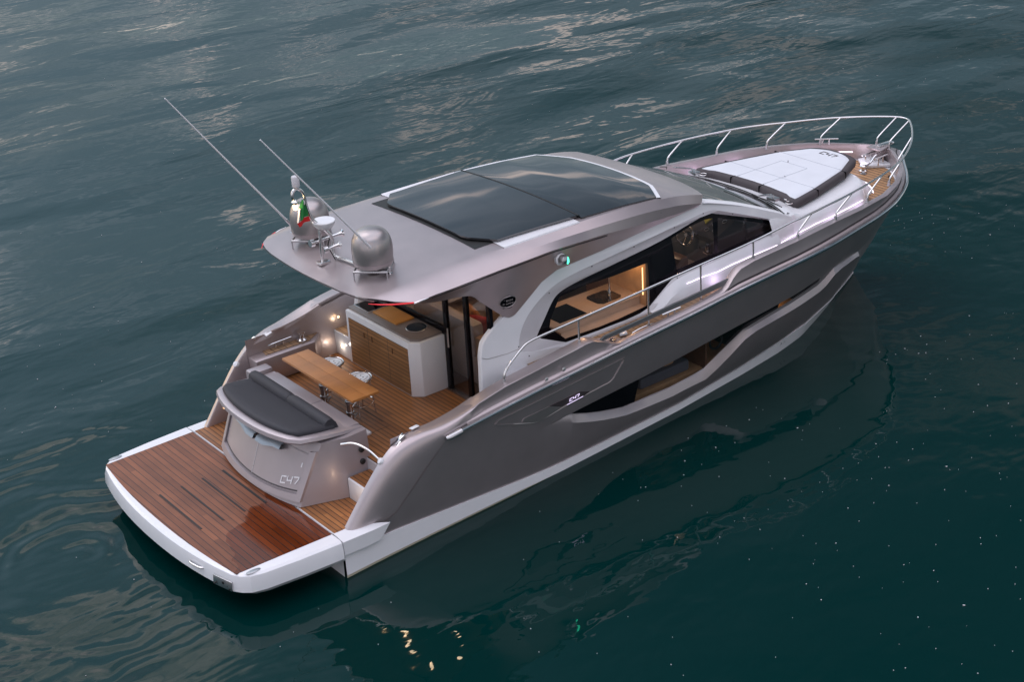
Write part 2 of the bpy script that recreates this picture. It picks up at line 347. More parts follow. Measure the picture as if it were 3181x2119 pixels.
        bmesh.ops.remove_doubles(bm, verts=bm.verts, dist=2e-5)
        bmesh.ops.recalc_face_normals(bm, faces=bm.faces)
        if bevel:
            ed = [e for e in bm.edges if len(e.link_faces) == 2 and e.calc_face_angle(0) > R(30)]
            bmesh.ops.bevel(bm, geom=ed, offset=bevel, segments=seg, profile=.6, affect='EDGES', clamp_overlap=True)
        bm.to_mesh(me); bm.free()
        for p in me.polygons: p.use_smooth = True
        me.set_sharp_from_angle(angle=R(ang))
        me.materials.append(material)
        o = bpy.data.objects.new(name, me); COL.objects.link(o)
        if origin is not None:
            me.transform(Matrix.Translation(-Vector(origin))); o.location = origin
        if parent is not None:
            o.parent = parent
            if parent.parent is None: o.location = o.location - parent.location
            else: o.location = o.location - parent.location - parent.parent.location
        return o
def tag(o, label=None, cat=None, group=None, kind=None):
    if label: o['label'] = label
    if cat: o['category'] = cat
    if group: o['group'] = group
    if kind: o['kind'] = kind
    return o
def empty(name, loc, label, cat, group=None):
    o = bpy.data.objects.new(name, None); COL.objects.link(o); o.location = loc; o.empty_display_size = .3
    return tag(o, label, cat, group)
def lamp(name, loc, power, col, r=.05, typ='POINT', spot=None, d=None):
    l = bpy.data.lights.new(name, typ); l.energy = power; l.color = col
    l.shadow_soft_size = r
    if spot: l.spot_size = R(spot); l.spot_blend = .6
    o = bpy.data.objects.new(name, l); COL.objects.link(o); o.location = loc
    if d: o.rotation_euler = (-Vector(d)).to_track_quat('Z', 'Y').to_euler()
    return o
def letters(mb, word, fn, gap=.28, w=.085):
    """strokes in unit boxes -> flat raised ribbons; fn(u,v) gives a 3D point, fn returns (point, normal)"""
    G = {'C': [[(1, 1), (0, 1), (0, 0), (1, 0)]], '4': [[(0, 1), (0, .42), (1, .42)], [(1, 1), (1, 0)]], '7': [[(0, 1), (1, 1), (1, .72), (.55, 0)]]}
    x = 0
    for ch in word:
        for st in G[ch]:
            for (a, b), (c, d) in zip(st[:-1], st[1:]):
                L = math.hypot(c-a, d-b); ux, uy = (c-a)/L, (d-b)/L; px, py = -uy*w, ux*w; ex, ey = ux*w, uy*w
                q = [(a-ex+px, b-ey+py), (c+ex+px, d+ey+py), (c+ex-px, d+ey-py), (a-ex-px, b-ey-py)]
                lo = []; hi = []
                for u, v in q:
                    p, n = fn(x + u*.72, v); lo.append(Vector(p)); hi.append(Vector(p) + Vector(n)*.004)
                mb.add(lo + hi, [(0, 1, 2, 3), (7, 6, 5, 4), (0, 4, 5, 1), (1, 5, 6, 2), (2, 6, 7, 3), (3, 7, 4, 0)])
        x += .72 + gap
    return x - gap

# ================================================================== THE YACHT (bow +X, port +Y, water z = 0)
Y = empty('motor_yacht', (0, 0, 0), 'long taupe and white motor yacht with teak decks lying still on dark green water', 'yacht')

XR = [-.2, 0, 2, 4, 6, 7, 8.4, 9.05, 9.77, 10.62, 11.14, 11.57, 12.0, 12.35, 12.85, 13.1, 13.19]
YR = [2.1, 2.12, 2.17, 2.2, 2.2, 2.19, 2.14, 2.07, 1.935, 1.76, 1.585, 1.39, 1.126, .848, .354, .115, 0]
XW = [-.2, 0, .645, 1.47, 2.93, 4.55, 6.24, 7.84, 8.73, 9.48, 10.18, 10.75, 11.04, 11.45, 11.8, 12.06, 13.3]
YW = [2.06, 2.05, 2.0, 1.95, 1.88, 1.765, 1.63, 1.43, 1.295, 1.13, .856, .62, .467, .286, .127, 0, -.62]
XZ = [1.7, 2.34, 3.1, 4.07, 5.13, 6.06, 7.06, 8.15, 9.05, 10, 13.2]; ZR = [1.47, 1.54, 1.62, 1.70, 1.78, 1.84, 1.92, 1.96, 1.98, 1.985, 1.99]
fr = lambda x: interp(x, XR, YR)
fz = lambda x: interp(x, XZ, ZR)
def yh(x, z):
    t = min(1.3, max(-.4, z / fz(x))); return interp(x, XW, YW)*(1-t) + fr(x)*t
xstem = lambda z: interp(z, [-.6, 0, .2, .35, .55, .8, 1.2, 1.6, 2.0], [11.2, 12.06, 12.27, 12.42, 12.58, 12.75, 12.93, 13.08, 13.19])
xaft = lambda z: interp(z, [-.6, 0, .37, .46, .64, .96, 1.2, 1.396, 1.477], [.02, .02, .03, .72, .92, 1.24, 1.473, 1.685, 1.734])
def X(xr, z):
    if xr < 4: a = xaft(z); return a + xr/4*(4-a)
    if xr > 9: return 9 + (xr-9)*(xstem(z)-9)/4.19
    return xr
def row(zf, off, stations, plain=False):
    r = []
    for xr in stations:
        x = xr; z = 1
        for _ in range(8): z = zf(x); x = X(xr, z)
        y = yh(x, z) + off(x); 
        if xr >= 13.189: y = 0
        r.append((x, -max(y, 0.0), z))
    return r
ST = [0, .25, .5, .8, 1.1, 1.5, 2, 2.5, 3, 3.3, 3.6, 3.8, 3.9] + [4 + .25*i for i in range(20)] + [9 + .2*i for i in range(20)] + [12.9, 13.0, 13.1, 13.15, 13.19]
zero = lambda x: 0
zboot = lambda x: interp(x, [.0, .78, 1.47, 2.32, 2.92, 3.67, 4.45, 5.7, 6.2, 6.97, 7.77, 8.6, 9.3, 9.95, 10.54, 10.83, 11.1, 12], [.354, .351, .298, .237, .186, .13, .12, .11, .113, .137, .172, .243, .255, .225, .168, .122, .06, .03])
zcrease = lambda x: interp(x, [.5, 2, 3, 3.6, 4, 4.67, 5.35, 5.8, 6.2, 6.94, 7.73, 8.35, 9, 10, 11, 12.2], [.41, .52, .58, .588, .47, .33, .30, .255, .225, .25, .275, .32, .36, .36, .22, .10])
zlo = lambda x: interp(x, [.5, 2, 3.59, 4.07, 4.59, 5.02, 5.46, 6.09, 6.27, 6.78, 6.88, 7.1, 7.32, 7.56, 7.67, 8.2, 8.85, 9.45, 9.54, 9.69, 9.81, 10, 10.49, 10.75, 10.9, 11.27, 11.6, 12.2, 12.7], [.55, .80, .915, .737, .567, .465, .426, .383, .40, .375, .408, .551, .678, .864, .883, .913, .942, .979, 1.01, 1.12, 1.2, 1.19, 1.173, 1.10, .95, .95, 1.0, 1.05, 1.1])
zli = lambda x: interp(x, [.5, 2, 3.59, 3.87, 4.27, 4.62, 5.05, 5.48, 6.1, 6.29, 6.63, 6.78, 7, 7.32, 7.52, 7.66, 8.23, 8.85, 9.17, 9.42, 9.51, 9.64, 9.75, 10.2, 10.49, 10.72, 10.9, 11.3, 12.2, 12.7], [.60, .83, .922, .93, .768, .658, .552, .541, .50, .52, .514, .53, .65, .826, .938, .945, 1.0, 1.044, 1.066, 1.08, 1.11, 1.2, 1.255, 1.24, 1.217, 1.18, 1.10, 1.08, 1.12, 1.15])
zgt = lambda x: interp(x, [.5, 2, 3.59, 3.9, 4.27, 5.0, 5.24, 5.98, 6.5, 7.41, 8.18, 8.84, 9.05, 9.44, 10, 11, 12, 12.7], [.66, .87, .935, .945, .965, .997, 1.007, 1.06, 1.10, 1.15, 1.186, 1.22, 1.25, 1.285, 1.29, 1.27, 1.24, 1.22])
zgb = lambda x: min(zgt(x) - .004, zli(x) + .012 + interp(x, [6.6, 7, 9.2, 9.5], [0, .03, .05, .05]))
win = lambda x: interp(x, [3.55, 4.1, 9.9, 11.0, 11.6, 12], [0, 1, 1, .8, .3, 0])
rows = {}
rows['rail'] = row(lambda x: fz(x), lambda x: -.012, ST)
rows['bev'] = row(lambda x: zgt(x) + .085, lambda x: .006*win(x), ST)
rows['lip'] = row(lambda x: zgt(x) + .012, lambda x: -.004*win(x), ST)
rows['gt'] = row(zgt, lambda x: -.05*win(x), ST)
rows['gb'] = row(zgb, lambda x: -.05*win(x), ST)
rows['li'] = row(lambda x: min(zli(x), zgb(x)-.003), lambda x: -.03*win(x), ST)
rows['lo'] = row(lambda x: min(zlo(x), zli(x) - .008), lambda x: .055*win(x), ST)
rows['cr'] = row(lambda x: min(zcrease(x), zlo(x)-.02), lambda x: interp(x, [3, 4.2, 8.5, 9.5], [0, .05, .05, 0]), ST)
rows['bt'] = row(lambda x: min(zboot(x), zcrease(x) - .02), zero, ST)
rows['bt2'] = row(lambda x: min(zboot(x), zcrease(x) - .02), lambda x: .018, ST)
rows['ws'] = row(lambda x: interp(x, [0, 3, 4], [.045, .03, -.01]), lambda x: interp(x, [0, 9, 11], [.055, .045, .0]), ST)
rows['wl'] = row(lambda x: -.03, lambda x: interp(x, [0, 9, 11], [.04, .03, .0]), ST)
rows['bilge'] = row(lambda x: -.45, lambda x: -.35, ST)
names = ['rail', 'bev', 'lip', 'gt', 'gb', 'li', 'lo', 'cr', 'bt']
hb = MB()
def seg_rows(a, b, keep): # quads of one band, only stations for which keep(i)
    m = MB(); ra, rb = rows[a], rows[b]
    for i in range(len(ST)-1):
        if keep(i): m.add([ra[i], ra[i+1], rb[i+1], rb[i]], [(0, 1, 2, 3)])
    return m
isglass = lambda i: 12 <= i and ST[i] < 9.39
for a, b in zip(names[:-1], names[1:]):
    if a == 'gt': m = seg_rows(a, b, lambda i: not isglass(i))
    else: m = seg_rows(a, b, lambda i: True)
    hb.add(m.v, m.f)
hb.mirror()
# bottom and transom
bt = MB(); bt.loft([rows['wl'], rows['bilge'], [(p[0], 0, -.75) for p in rows['bilge']]]); bt.mirror()
hull = hb.build('hull', TAUPE, Y, ang=24)
bt.build('hull_bottom', WHITE, hull)
m = MB(); m.loft([rows['bt'], rows['bt2'], rows['ws']]); m.pair(); m.build('boot_stripe', WHITE, hull, ang=30)
m = MB(); m.loft([rows['ws'], rows['wl']]); m.pair(); m.build('waterline_stripe', CREAM, hull)
m = MB(); m.add([(.015, -2.06, .35), (.015, 2.06, .35), (.015, 2.05, -.02), (.015, 1.6, -.7), (.015, -1.6, -.7), (.015, -2.05, -.02)], [(0, 1, 2, 3, 4, 5)]); m.build('transom', WHITE, hull)
# light ledge below the windows: the same paint, catching the sky; hull glass per side with mullions
for sgn, nm in ((1, 'stb'), (-1, 'port')):
    for k, (x0, x1, clear) in enumerate(((3.88, 5.05, 0), (5.05, 5.24, 0), (5.24, 7.46, 1), (7.46, 8.3, 0), (8.3, 8.83, 1), (8.83, 9.5, 0))):
        xs = [x for x in ST if x0 + .06 < x < x1 - .06 and x <= 9.41]
        ss = [x0] + xs + ([x1] if x1 < 9.41 else [])
        up = row(zgt, lambda x: -.05*win(x), ss); lo = row(zgb, lambda x: -.05*win(x), ss)
        m = MB(); m.loft([up, lo])
        if sgn < 0: m.v = [(x, -y, z) for x, y, z in m.v]
        m.build('hull_window', GLASS if clear else BLACK, hull)
# panel groove, vent scoop and lit badge on each side
def hp(x, z, o=0): return (x, -(yh(x, z) + o), z)
pan = [(2.483, 1.335), (2.536, 1.39), (3.256, 1.44), (3.982, 1.50), (4.78, 1.555), (4.781, 1.512), (4.625, 1.262), (4.554, 1.22), (4.168, 1.191), (3.776, 1.15), (3.293, 1.075), (3.142, 1.1), (2.8, 1.22)]
for sgn in (1, -1):
    mm = lambda m: m if sgn > 0 else (setattr(m, 'v', [(x, -y, z) for x, y, z in m.v]) or m)
    m = MB(); m.tube([hp(x, z, .001) for x, z in pan[:6]], .006, 6); m.tube([hp(x, z, .001) for x, z in pan[5:]], .009, 6); m.tube([hp(*pan[-1], .001), hp(*pan[0], .001)], .006, 6)
    mm(m).build('locker_groove', SATIN, hull)
    m = MB(); m.fill([[hp(x, z, .008) for x, z in [(3.44, 1.262), (3.985, 1.285), (4.18, 1.215), (4.078, 1.18), (3.65, 1.165)]]], (0, 1, 0), .03)
    scoop = mm(m).build('vent_scoop', DARK, hull)
    m = MB(); m.fill([[hp(2.955, 1.195, .01), hp(2.986, 1.238, .004), hp(3.45, 1.258, .0), hp(3.66, 1.16, .012), hp(3.293, 1.078, .02), hp(3.142, 1.11, .016)]], (0, 1, 0), .02)
    mm(m).build('scoop_lip', SATIN, scoop)
    m = MB(); letters(m, 'C47', lambda u, v: (hp(3.80 + u*.062, 1.200 + u*.008 + v*.042, .012), (0, -1, 0)), w=.07)
    mm(m).build('badge_letters', LEDV, scoop)
    m = MB(); m.tube([hp(3.76, 1.158, .012), hp(4.05, 1.186, .012)], .0035, 6); mm(m).build('badge_light_strip', LEDV, scoop)
# drain ports in the boot stripe
for x, z in [(2.103, .09), (4.611, .045), (4.722, .043), (4.841, .045), (4.96, .047), (8.758, .18), (8.868, .179)]:
    m = MB(); m.lathe([(.030, 0), (.034, .012), (.022, .016)], hp(x, z, .006), 16, (0, -1, -.1)); p = m.build('drain_port', STEEL, hull)
    m = MB(); m.lathe([(.022, 0), (.0, .004)], hp(x, z, .020), 12, (0, -1, -.1)); m.build('drain_hole', RUBBER, p)
# rub rail, polished, both sides in one run with end fittings
xs = [1.86, 2.2, 2.7, 3.3, 4, 5, 6, 7, 8, 8.6, 9.1, 9.5, 10, 10.4, 10.8, 11.14, 11.4, 11.7, 12, 12.2, 12.45, 12.7, 12.9, 13.05, 13.15]
rp = [(x, -(fr(x) + .022), fz(x)) for x in xs] + [(13.215, 0, 1.99)]
rp = rp + [(x, -y, z) for x, y, z in rp[-2::-1]]
m = MB(); m.tube(smooth_pts(rp, 3), .027, 10); rr = m.build('rub_rail', CHROME, hull)
for s in (-1, 1):
    m = MB(); m.tube([(1.66, s*(fr(1.7) + .012), 1.458), (1.72, s*(fr(1.7) + .022), 1.463), (1.90, s*(fr(1.9) + .026), 1.487)], [.03, .046, .046], 12); m.build('end_cap', STEEL, rr)

# ------------------------------------------------------------------ gunwale and bulwarks
yg = lambda x: interp(x, [2, 2.25, 4, 6.6, 7.8, 8.34, 9.41, 10.06, 10.86, 11.46, 12.0, 12.3, 12.64, 12.78, 12.84], [2.115, 2.125, 2.15, 2.11, 2.10, 2.08, 1.94, 1.84, 1.68, 1.43, 1.08, .80, .39, .15, 0])
def zg(x, s):
    z = interp(x, [2.02, 2.25, 2.69, 3.15, 3.57, 3.93, 4.11, 4.23, 4.375, 4.54, 4.685, 4.85, 6.3, 6.42, 6.55, 6.65, 6.81, 6.95, 7.12, 7.4, 7.8, 8.4, 9.4, 10, 11, 12, 12.84], [1.645, 1.735, 1.825, 1.875, 1.927, 1.968, 1.99, 1.985, 1.93, 1.85, 1.80, 1.80, 1.84, 1.855, 1.88, 1.91, 2.0, 2.1, 2.19, 2.235, 2.255, 2.27, 2.265, 2.24, 2.22, 2.21, 2.19])
    if s > 0 and x < 4.4: z += interp(x, [2, 2.5, 3.4, 4.2, 4.4], [.135, .12, .06, 0, 0])
    return z
zdk = lambda x: interp(x, [3, 6, 8, 11.5, 13], [1.70, 1.75, 1.80, 1.92, 1.93])
gx = [2.02, 2.25, 2.5, 2.7, 3.15, 3.57, 3.93, 4.11, 4.18, 4.23, 4.3, 4.375, 4.45, 4.54, 4.61, 4.685, 4.85, 5.4, 6, 6.3, 6.42, 6.5, 6.58, 6.65, 6.73, 6.81, 6.88, 6.95, 7.03, 7.12, 7.25, 7.4, 7.8, 8.34, 8.9, 9.41, 10.06, 10.5, 10.86, 11.2, 11.46, 11.75, 12.0, 12.15, 12.3, 12.5, 12.64, 12.74, 12.84]
def xrail(x): # gunwale station -> rail station (the topsides flare forward at the bow)
    return x if x < 10.5 else 10.5 + (x-10.5)*(13.19-10.5)/(12.84-10.5)
for s, nm in ((-1, 'bulwark'), (1, 'bulwark')):
    r = [[] for _ in range(8)]
    for x in gx:
        xr = xrail(x); zr0 = fz(xr); yr = fr(xr); g = zg(x, s); yy = yg(x)
        low = g - (zr0 + .05)
        k = min(1, max(0, low/.18))
        w = interp(x, [2, 4.35, 4.7, 6.3, 6.7, 7.2, 8.5, 11, 12.2, 12.84], [.20, .20, .09, .08, .12, .13, .11, .10, .10, .10])
        gy = min(1.0, k)
        yo = yr - .02 + (yy - (yr - .02))*max(.35, k)
        q = [(xr, yr - .01, zr0 - .01), (xr, yr - .022, zr0 + .038), (xr - (xr-x)*.15, yr - .040 - .02*k, zr0 + .046 + .012*k), (xr - (xr-x)*.2, yr - .045 - .02*k, zr0 + .05 + .03*k)]
        g2 = max(g, zr0 + .055)
        q += [(x, yo, g2), (x, yo - .02, g2 + .008)]
        q += [(x - .0, max(yo - w, 0), g2 + .004), (x, max(yo - w - .03, 0), max(min(zdk(x), g2 - .01), 1.0 if x > 3.2 else 1.05))]
        for i, p in enumerate(q): r[i].append((p[0], s*max(p[1], 0), p[2]))
    m = MB(); m.loft(r, flip=s > 0); bw = m.build('bulwark', TAUPE, Y, ang=28)
    # dark shadow groove above the rub rail
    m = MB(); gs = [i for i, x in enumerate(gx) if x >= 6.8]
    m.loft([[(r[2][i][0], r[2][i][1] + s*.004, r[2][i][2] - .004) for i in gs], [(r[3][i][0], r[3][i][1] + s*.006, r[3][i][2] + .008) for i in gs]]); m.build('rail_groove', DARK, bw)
    if s < 0:
        for x, z in [(3.36, 1.75), (3.66, 1.80)]:
            m = MB(); m.lathe([(.028, 0), (.03, .01), (.018, .016)], (x, -fr(x)+.022, z - .03), 16, (0, -1, .1)); m.build('breather_cap', STEEL, bw)

# stern wings sweeping from gunwale down to the platform
def wing(s):
    A = [(.70, .462), (.92, .64), (1.08, .80), (1.24, .96), (1.36, 1.08), (1.473, 1.2), (1.585, 1.30), (1.69, 1.40), (1.80, 1.49), (1.92, 1.58), (2.06, 1.655), (2.30, 1.745)]
    up = .0
    I = [(.189, .573), (.411, .86), (.54, 1.02), (.673, 1.175), (.78, 1.29), (.886, 1.382), (1.01, 1.475), (1.18, 1.545), (1.40, 1.59), (1.62, 1.60), (1.85, 1.63), (2.06, 1.67), (2.30, 1.735)]
    n = 26; dz = .135 if s > 0 else 0
    a = smooth_pts([(x, 0, z) for x, z in A], 6); i_ = smooth_pts([(x, 0, z) for x, z in I], 6)
    a = resample(a, n); i_ = resample(i_, n)
    rws = []
    for k in range(n):
        t = k/(n-1); pa, pi = a[k], i_[k]
        rise = dz*min(1, max(0, (pa.z-.5)/.9))
        ya = yh(pa.x, min(pa.z, 1.47)) - .01 - .03*max(0, (pa.x - 1.9)/.4); yi = 1.86 + .03*t
        rws_k = []
        for j in range(9):
            u = j/8
            # circular-ish section: inner edge flat, rolling over to the side
            p_ = 1.55
            y = yi + (ya - yi)*(1 - (1 - u)**p_)**(1/p_)
            c = 1 - (1 - u**p_)**(1/p_)
            x = pi.x + (pa.x - pi.x)*c; z_ = pi.z + (pa.z - pi.z)*c + rise
            w = math.sin(u*math.pi)*.035*(1 - .5*t)
            x -= w*.75; z_ += w*.55
            rws_k.append((x, s*y, z_))
        # inner wall to floor
        fl = .585 if pi.x < .66 else (.89 if pi.x < 1 else 1.05)
        rws_k = [(pi.x + .03, s*(yi - .015), min(fl, pi.z - .01)), (pi.x + .02, s*(yi - .012), pi.z - .012 + rise)] + rws_k
        zsk = pa.z - .06 + rise*.3
        if pa.x > 1.66: zsk = min(zsk, fz(pa.x) - .03)
        rws_k.append((pa.x + .02, s*(ya - .006), zsk))
        rws.append(rws_k)
    m = MB(); m.loft(rws, flip=s < 0); return m.build('stern_wing', TAUPE, Y, ang=40)
for s in (-1, 1):
    wg = wing(s)
    # chrome fairlead notch
    z0 = .10 if s > 0 else 0
    m = MB(); m.prism([(1.00, s*1.875, 1.455+z0), (1.12, s*1.875, 1.535+z0), (1.12, s*1.875, 1.43+z0), (1.03, s*1.875, 1.39+z0)], (0, s*.075, .005)); f = m.build('fairlead', CHROME, wg, bevel=.01)
    m = MB(); m.prism([(1.10, s*1.87, 1.555+z0), (1.19, s*1.87, 1.60+z0), (1.205, s*1.87, 1.585+z0), (1.115, s*1.87, 1.535+z0)], (0, s*.07, .005)); m.build('fairlead_lip', CHROME, f, bevel=.005)
    m = MB(); m.prism([(1.33, s*1.82, 1.585+z0), (1.44, s*1.84, 1.606+z0), (1.44, s*1.91, 1.615+z0), (1.33, s*1.90, 1.597+z0)], (0, 0, .012)); m.build('fairlead_cap', WHITE, f, bevel=.004)
    m = MB(); m.tube([(1.04, s*1.93, 1.42+z0), (1.07, s*1.90, 1.49+z0), (1.17, s*1.90, 1.57+z0)], .016, 8); m.build('fairlead_roller', CHROME, f)
    m = MB(); m.lathe([(.045, 0), (.05, .02), (.04, .05), (.0, .06)], (.84, s*1.89, 1.315+z0*.6), 16, (-.75, -.2*s, .5)); m.build('shower_knob', WHITE, wg)

# inner bulwark walls of the cockpit
for s in (-1, 1):
    xs_ = [1.0, 1.3, 1.6, 2.0, 2.4, 2.8, 3.05]
    top = [(x, s*1.875, (1.60 if x < 2 else interp(x, [2, 2.5, 3.1], [1.66, 1.76, 1.85])) + (.13 if s > 0 else 0) - .02) for x in xs_]
    m = MB(); m.loft([top, [(x, s*1.80, 1.05) for x in xs_]], flip=s > 0); m.build('cockpit_wall', TAUPE, Y)

# ------------------------------------------------------------------ swim platform
def plat_outline(o=0., n=15):
    aft = [(-1.62 + .20*abs(v)**2.2 + o*.9, v*(1.80 - o)) for v in [1 - 2*k/(n-1) for k in range(n)]]
    # order: port front -> port aft corner -> aft arc -> stb corner -> stb front
    L = [(-.012, 2.12 - o), (-.6, 2.09 - o), (-1.10, 2.04 - o), (-1.27 + o*.3, 1.99 - o), (-1.36 + o*.5, 1.91 - o)]
    Rr = [(x, -y) for x, y in L[::-1]]
    return L + aft + Rr
P0 = plat_outline(.0); P1 = plat_outline(.035); PI = plat_outline(.235)
lev = [(P1, .26), (plat_outline(-.03), .34), (plat_outline(-.02), .48), (P0, .555), (P1, .58)]
m = MB(); rws = [[(x + (.0 if z > .3 else .06), y, z) for x, y in P] for P, z in lev]
m.loft(rws); n = len(P0)
m.add([(x, y, .58) for x, y in P1], [tuple(range(n))]); m.add([(x + .06, y, .26) for x, y in P1], [tuple(range(n))[::-1]])
m.add([p for r_ in rws for p in (r_[0], r_[-1])], [(0, 1, 3, 2), (2, 3, 5, 4), (4, 5, 7, 6), (6, 7, 9, 8)])
plat = m.build('swim_platform', WHITE, Y, ang=20)
tk = [(-.015, 1.885), (-1.385, 1.86)] + [(-1.385 - .13*(1 - abs(v)**2.2), v*1.86) for v in [1 - 2*k/14 for k in range(1, 14)]] + [(-1.385, -1.86), (-.015, -1.885)]
m = MB(); m.prism([(x, y, .574) for x, y in tk], (0, 0, .012)); td = m.build('teak_deck', TEAKP, plat)
for x in (-1.204, -.88, -.56, -.24):
    m = MB(); m.box((x - .013, -.62, .5865), (x + .013, .57, .590)); m.build('deck_slot', RUBBER, td)
m = MB(); m.tube(smooth_pts([(-1.53, -1.00, .46), (-1.61, -1.03, .465), (-1.60, -1.15, .465), (-1.57, -1.26, .465), (-1.49, -1.27, .46)], 4), .014, 8); m.build('grab_handle', CHROME, plat)
m = MB(); m.prism([(-1.515, -1.50, .475), (-1.435, -1.83, .475), (-1.445, -1.83, .345), (-1.525, -1.50, .345)], (-.022, -.006, 0)); sk_ = m.build('ladder_hatch', STEEL, plat, bevel=.006)
m = MB(); m.lathe([(.02, 0), (.02, .03)], (-1.475, -1.68, .42), 10, (-1, -.3, 0)); m.build('hatch_latch', RUBBER, sk_)
for c_ in ((-1.53, -1.54, .37), (-1.46, -1.80, .37)):
    m = MB(); m.lathe([(.012, 0), (.012, .03)], c_, 8, (-1, -.3, 0)); m.build('hatch_hinge', RUBBER, sk_)
for y in (1.95, -1.95):
    m = MB(); m.lathe([(.055, 0), (.06, .008), (.03, .012)], (0, 0, 0), 20); m.v = [(x*1.7, yy*.6, zz) for x, yy, zz in m.v]
    m.v = [(x - 1.20, yy + y, zz + .581) for x, yy, zz in m.v]; m.build('popup_cleat', STEEL, plat)
# fixed aft deck forward of the hinge, with white side shoulders
m = MB(); m.box((.012, -1.9, .30), (.70, 1.9, .574)); aft = m.build('aft_deck', WHITE, Y)
m = MB(); m.box((.025, -1.885, .576), (.70, 1.885, .586)); m.build('teak_deck', TEAKP if False else TEAKC, aft)
for s in (-1, 1):
    pl = [(.012, 1.88), (.16, 1.86), (.30, 1.90), (.46, 1.985), (.60, 2.065), (.735, 2.115), (.50, 2.13), (.012, 2.12)]
    m = MB(); n = len(pl)
    top = [(x, s*y, .58 if y < 2.1 else .555) for x, y in pl]; bot = [(x - (.16 if x > .4 else 0), s*(y + .0), .36) for x, y in pl]
    m.loft([bot + bot[:1], top + top[:1]], flip=s > 0); m.add(top, [tuple(range(n))])
    m.build('side_shoulder', WHITE, aft, ang=30)
# steps up to the cockpit, starboard side
m = MB(); m.box((.655, -1.87, .575), (1.01, -1.275, .885)); stp = m.build('boarding_step', WHITE, Y, bevel=.012)
m = MB(); m.box((.68, -1.85, .885), (1.0, -1.29, .895)); m.build('step_tread', TEAKC, stp)
# cockpit sole
m = MB(); m.box((1.0, -1.86, .80), (3.02, 1.86, 1.04)); m.box((3.02, -1.5, .90), (7.2, 1.5, 1.04)); fl = m.build('cockpit_sole', OFFW, Y)
m = MB(); m.box((1.012, -1.80, 1.041), (2.99, 1.80, 1.05)); m.build('teak_deck', TEAKC, fl)
m = MB(); m.box((3.02, -1.45, 1.041), (7.3, 1.6, 1.05)); m.build('saloon_floor', BROWN, fl)
m = MB(); m.box((1.72, -.55, 1.0502), (1.728, 1.2, 1.0515)); m.box((1.015, -.71, 1.0502), (1.72, -.703, 1.0515)); m.build('hatch_seam', RUBBER, fl)
m = MB(); m.box((2.965, -1.55, 1.05), (3.02, -.36, 1.072)); m.build('door_track', STEEL, fl)
m = MB(); m.box((1.33, -.74, 1.05), (1.41, -.02, 1.085)); m.build('bench_plinth', WHITE, fl, bevel=.008)
m = MB(); m.box((1.30, .02, 1.05), (1.38, .62, 1.085)); m.build('bench_plinth', WHITE, fl, bevel=.008)

# ------------------------------------------------------------------ garage island with sunpad
def isl(z, bot):
    t = (z - .60)/(1.42 - .60)
    pts = []
    for k in range(17):
        v = 1 - k/8
        xb = -.125 + .155*abs(v)**2.2; xt = .20 + .20*abs(v)**2.2
        pts.append((xb + (xt - xb)*t, v*(1.055 + .07*t), z))
    a = [(.36 + .22*t, 1.17 + .0*t), (.64 + .1*t, 1.27 - .05*t), (1.06, 1.27 - .07*t)]
    port = [(x, y, z) for x, y in a[::-1]]
    return port + pts + [(x, -y, z) for x, y in a]
m = MB(); L = [isl(.592, 1), isl(.64, 1), isl(.9, 0), isl(1.2, 0), isl(1.44, 0)]
m.loft(L); m.add(L[-1], [tuple(range(len(L[0])))]); m.add([L[0][0], L[0][-1], L[-1][-1], L[-1][0]], [(0, 1, 2, 3)])
gar = m.build('garage_island', GREIGE, Y, ang=30)
def dpt(v, z, o): # point on the sloped aft face
    t = (z - .60)/.82; xb = -.125 + .155*abs(v)**2.2; xt = .20 + .20*abs(v)**2.2
    return (xb + (xt - xb)*t - o, v*(1.055 + .07*t), z)
# raised frame round the doors, then two door leaves
fr_o = [(v, .635 + .04*abs(v)**2) for v in [i/10 for i in range(-10, 11)]]; fr_i = [(v*.93, .705 + .06*abs(v)**2) for v in [i/10 for i in range(-10, 11)]]
m = MB(); m.loft([[dpt(v, z, .0) for v, z in fr_o], [dpt(v, z, .045) for v, z in fr_o], [dpt(v, z, .045) for v, z in fr_i], [dpt(v, z, -.0) for v, z in fr_i]])
for s in (-1, 1):
    m.loft([[dpt(s*1.0, z, o) for z in (.67, 1.0, 1.34)] for o in (0, .045)] + [[dpt(s*.915, z, o) for z in (.75, 1.0, 1.32)] for o in (.045, 0)])
m.build('door_frame', GREIGE, gar, ang=40)
for s in (-1, 1):
    m = MB(); vs = [i/8*.90 for i in range(9)]
    vs[0] = .006
    m.loft([[dpt(s*v, .735 + .075*v**2, .012) for v in vs], [dpt(s*v, 1.0, .012) for v in vs], [dpt(s*v, 1.33 - .10*max(0, v-.3), .012) for v in vs]]); dr = m.build('garage_door', GREIGE, gar, ang=40)
    m = MB(); m.tube([dpt(s*v, .728 + .075*v**2, .006) for v in vs], .012, 6); m.tube([dpt(s*.905, z, .008) for z in (.80, 1.0, 1.2, 1.26)], .006, 6); m.build('door_seal', DARK, dr)
    m = MB(); m.loft([[dpt(s*v, z - .05*(v < .3), o) for v in (.03, .2, .40, .52)] for z, o in ((1.33, .02), (1.315, .10), (1.26, .115), (1.235, .015))]); m.build('door_latch', LATCH, dr, ang=50)
    if s < 0:
        m = MB(); letters(m, 'C47', lambda u, v: (dpt(-.595 - u*.098, .815 + .085*v + .022*u, .016), (-.9, 0, .4)), w=.10)
        m.build('badge_letters', WHITE, dr)
        m = MB(); m.loft([[dpt(-v, z, .016) for v in (.835, .853)] for z in (1.09, 1.15)]); m.build('badge_tab', WHITE, dr)
m = MB(); m.tube([dpt(0, z, .013) for z in (.73, 1.0, 1.30)], .007, 6); m.build('door_split', STEEL, gar)
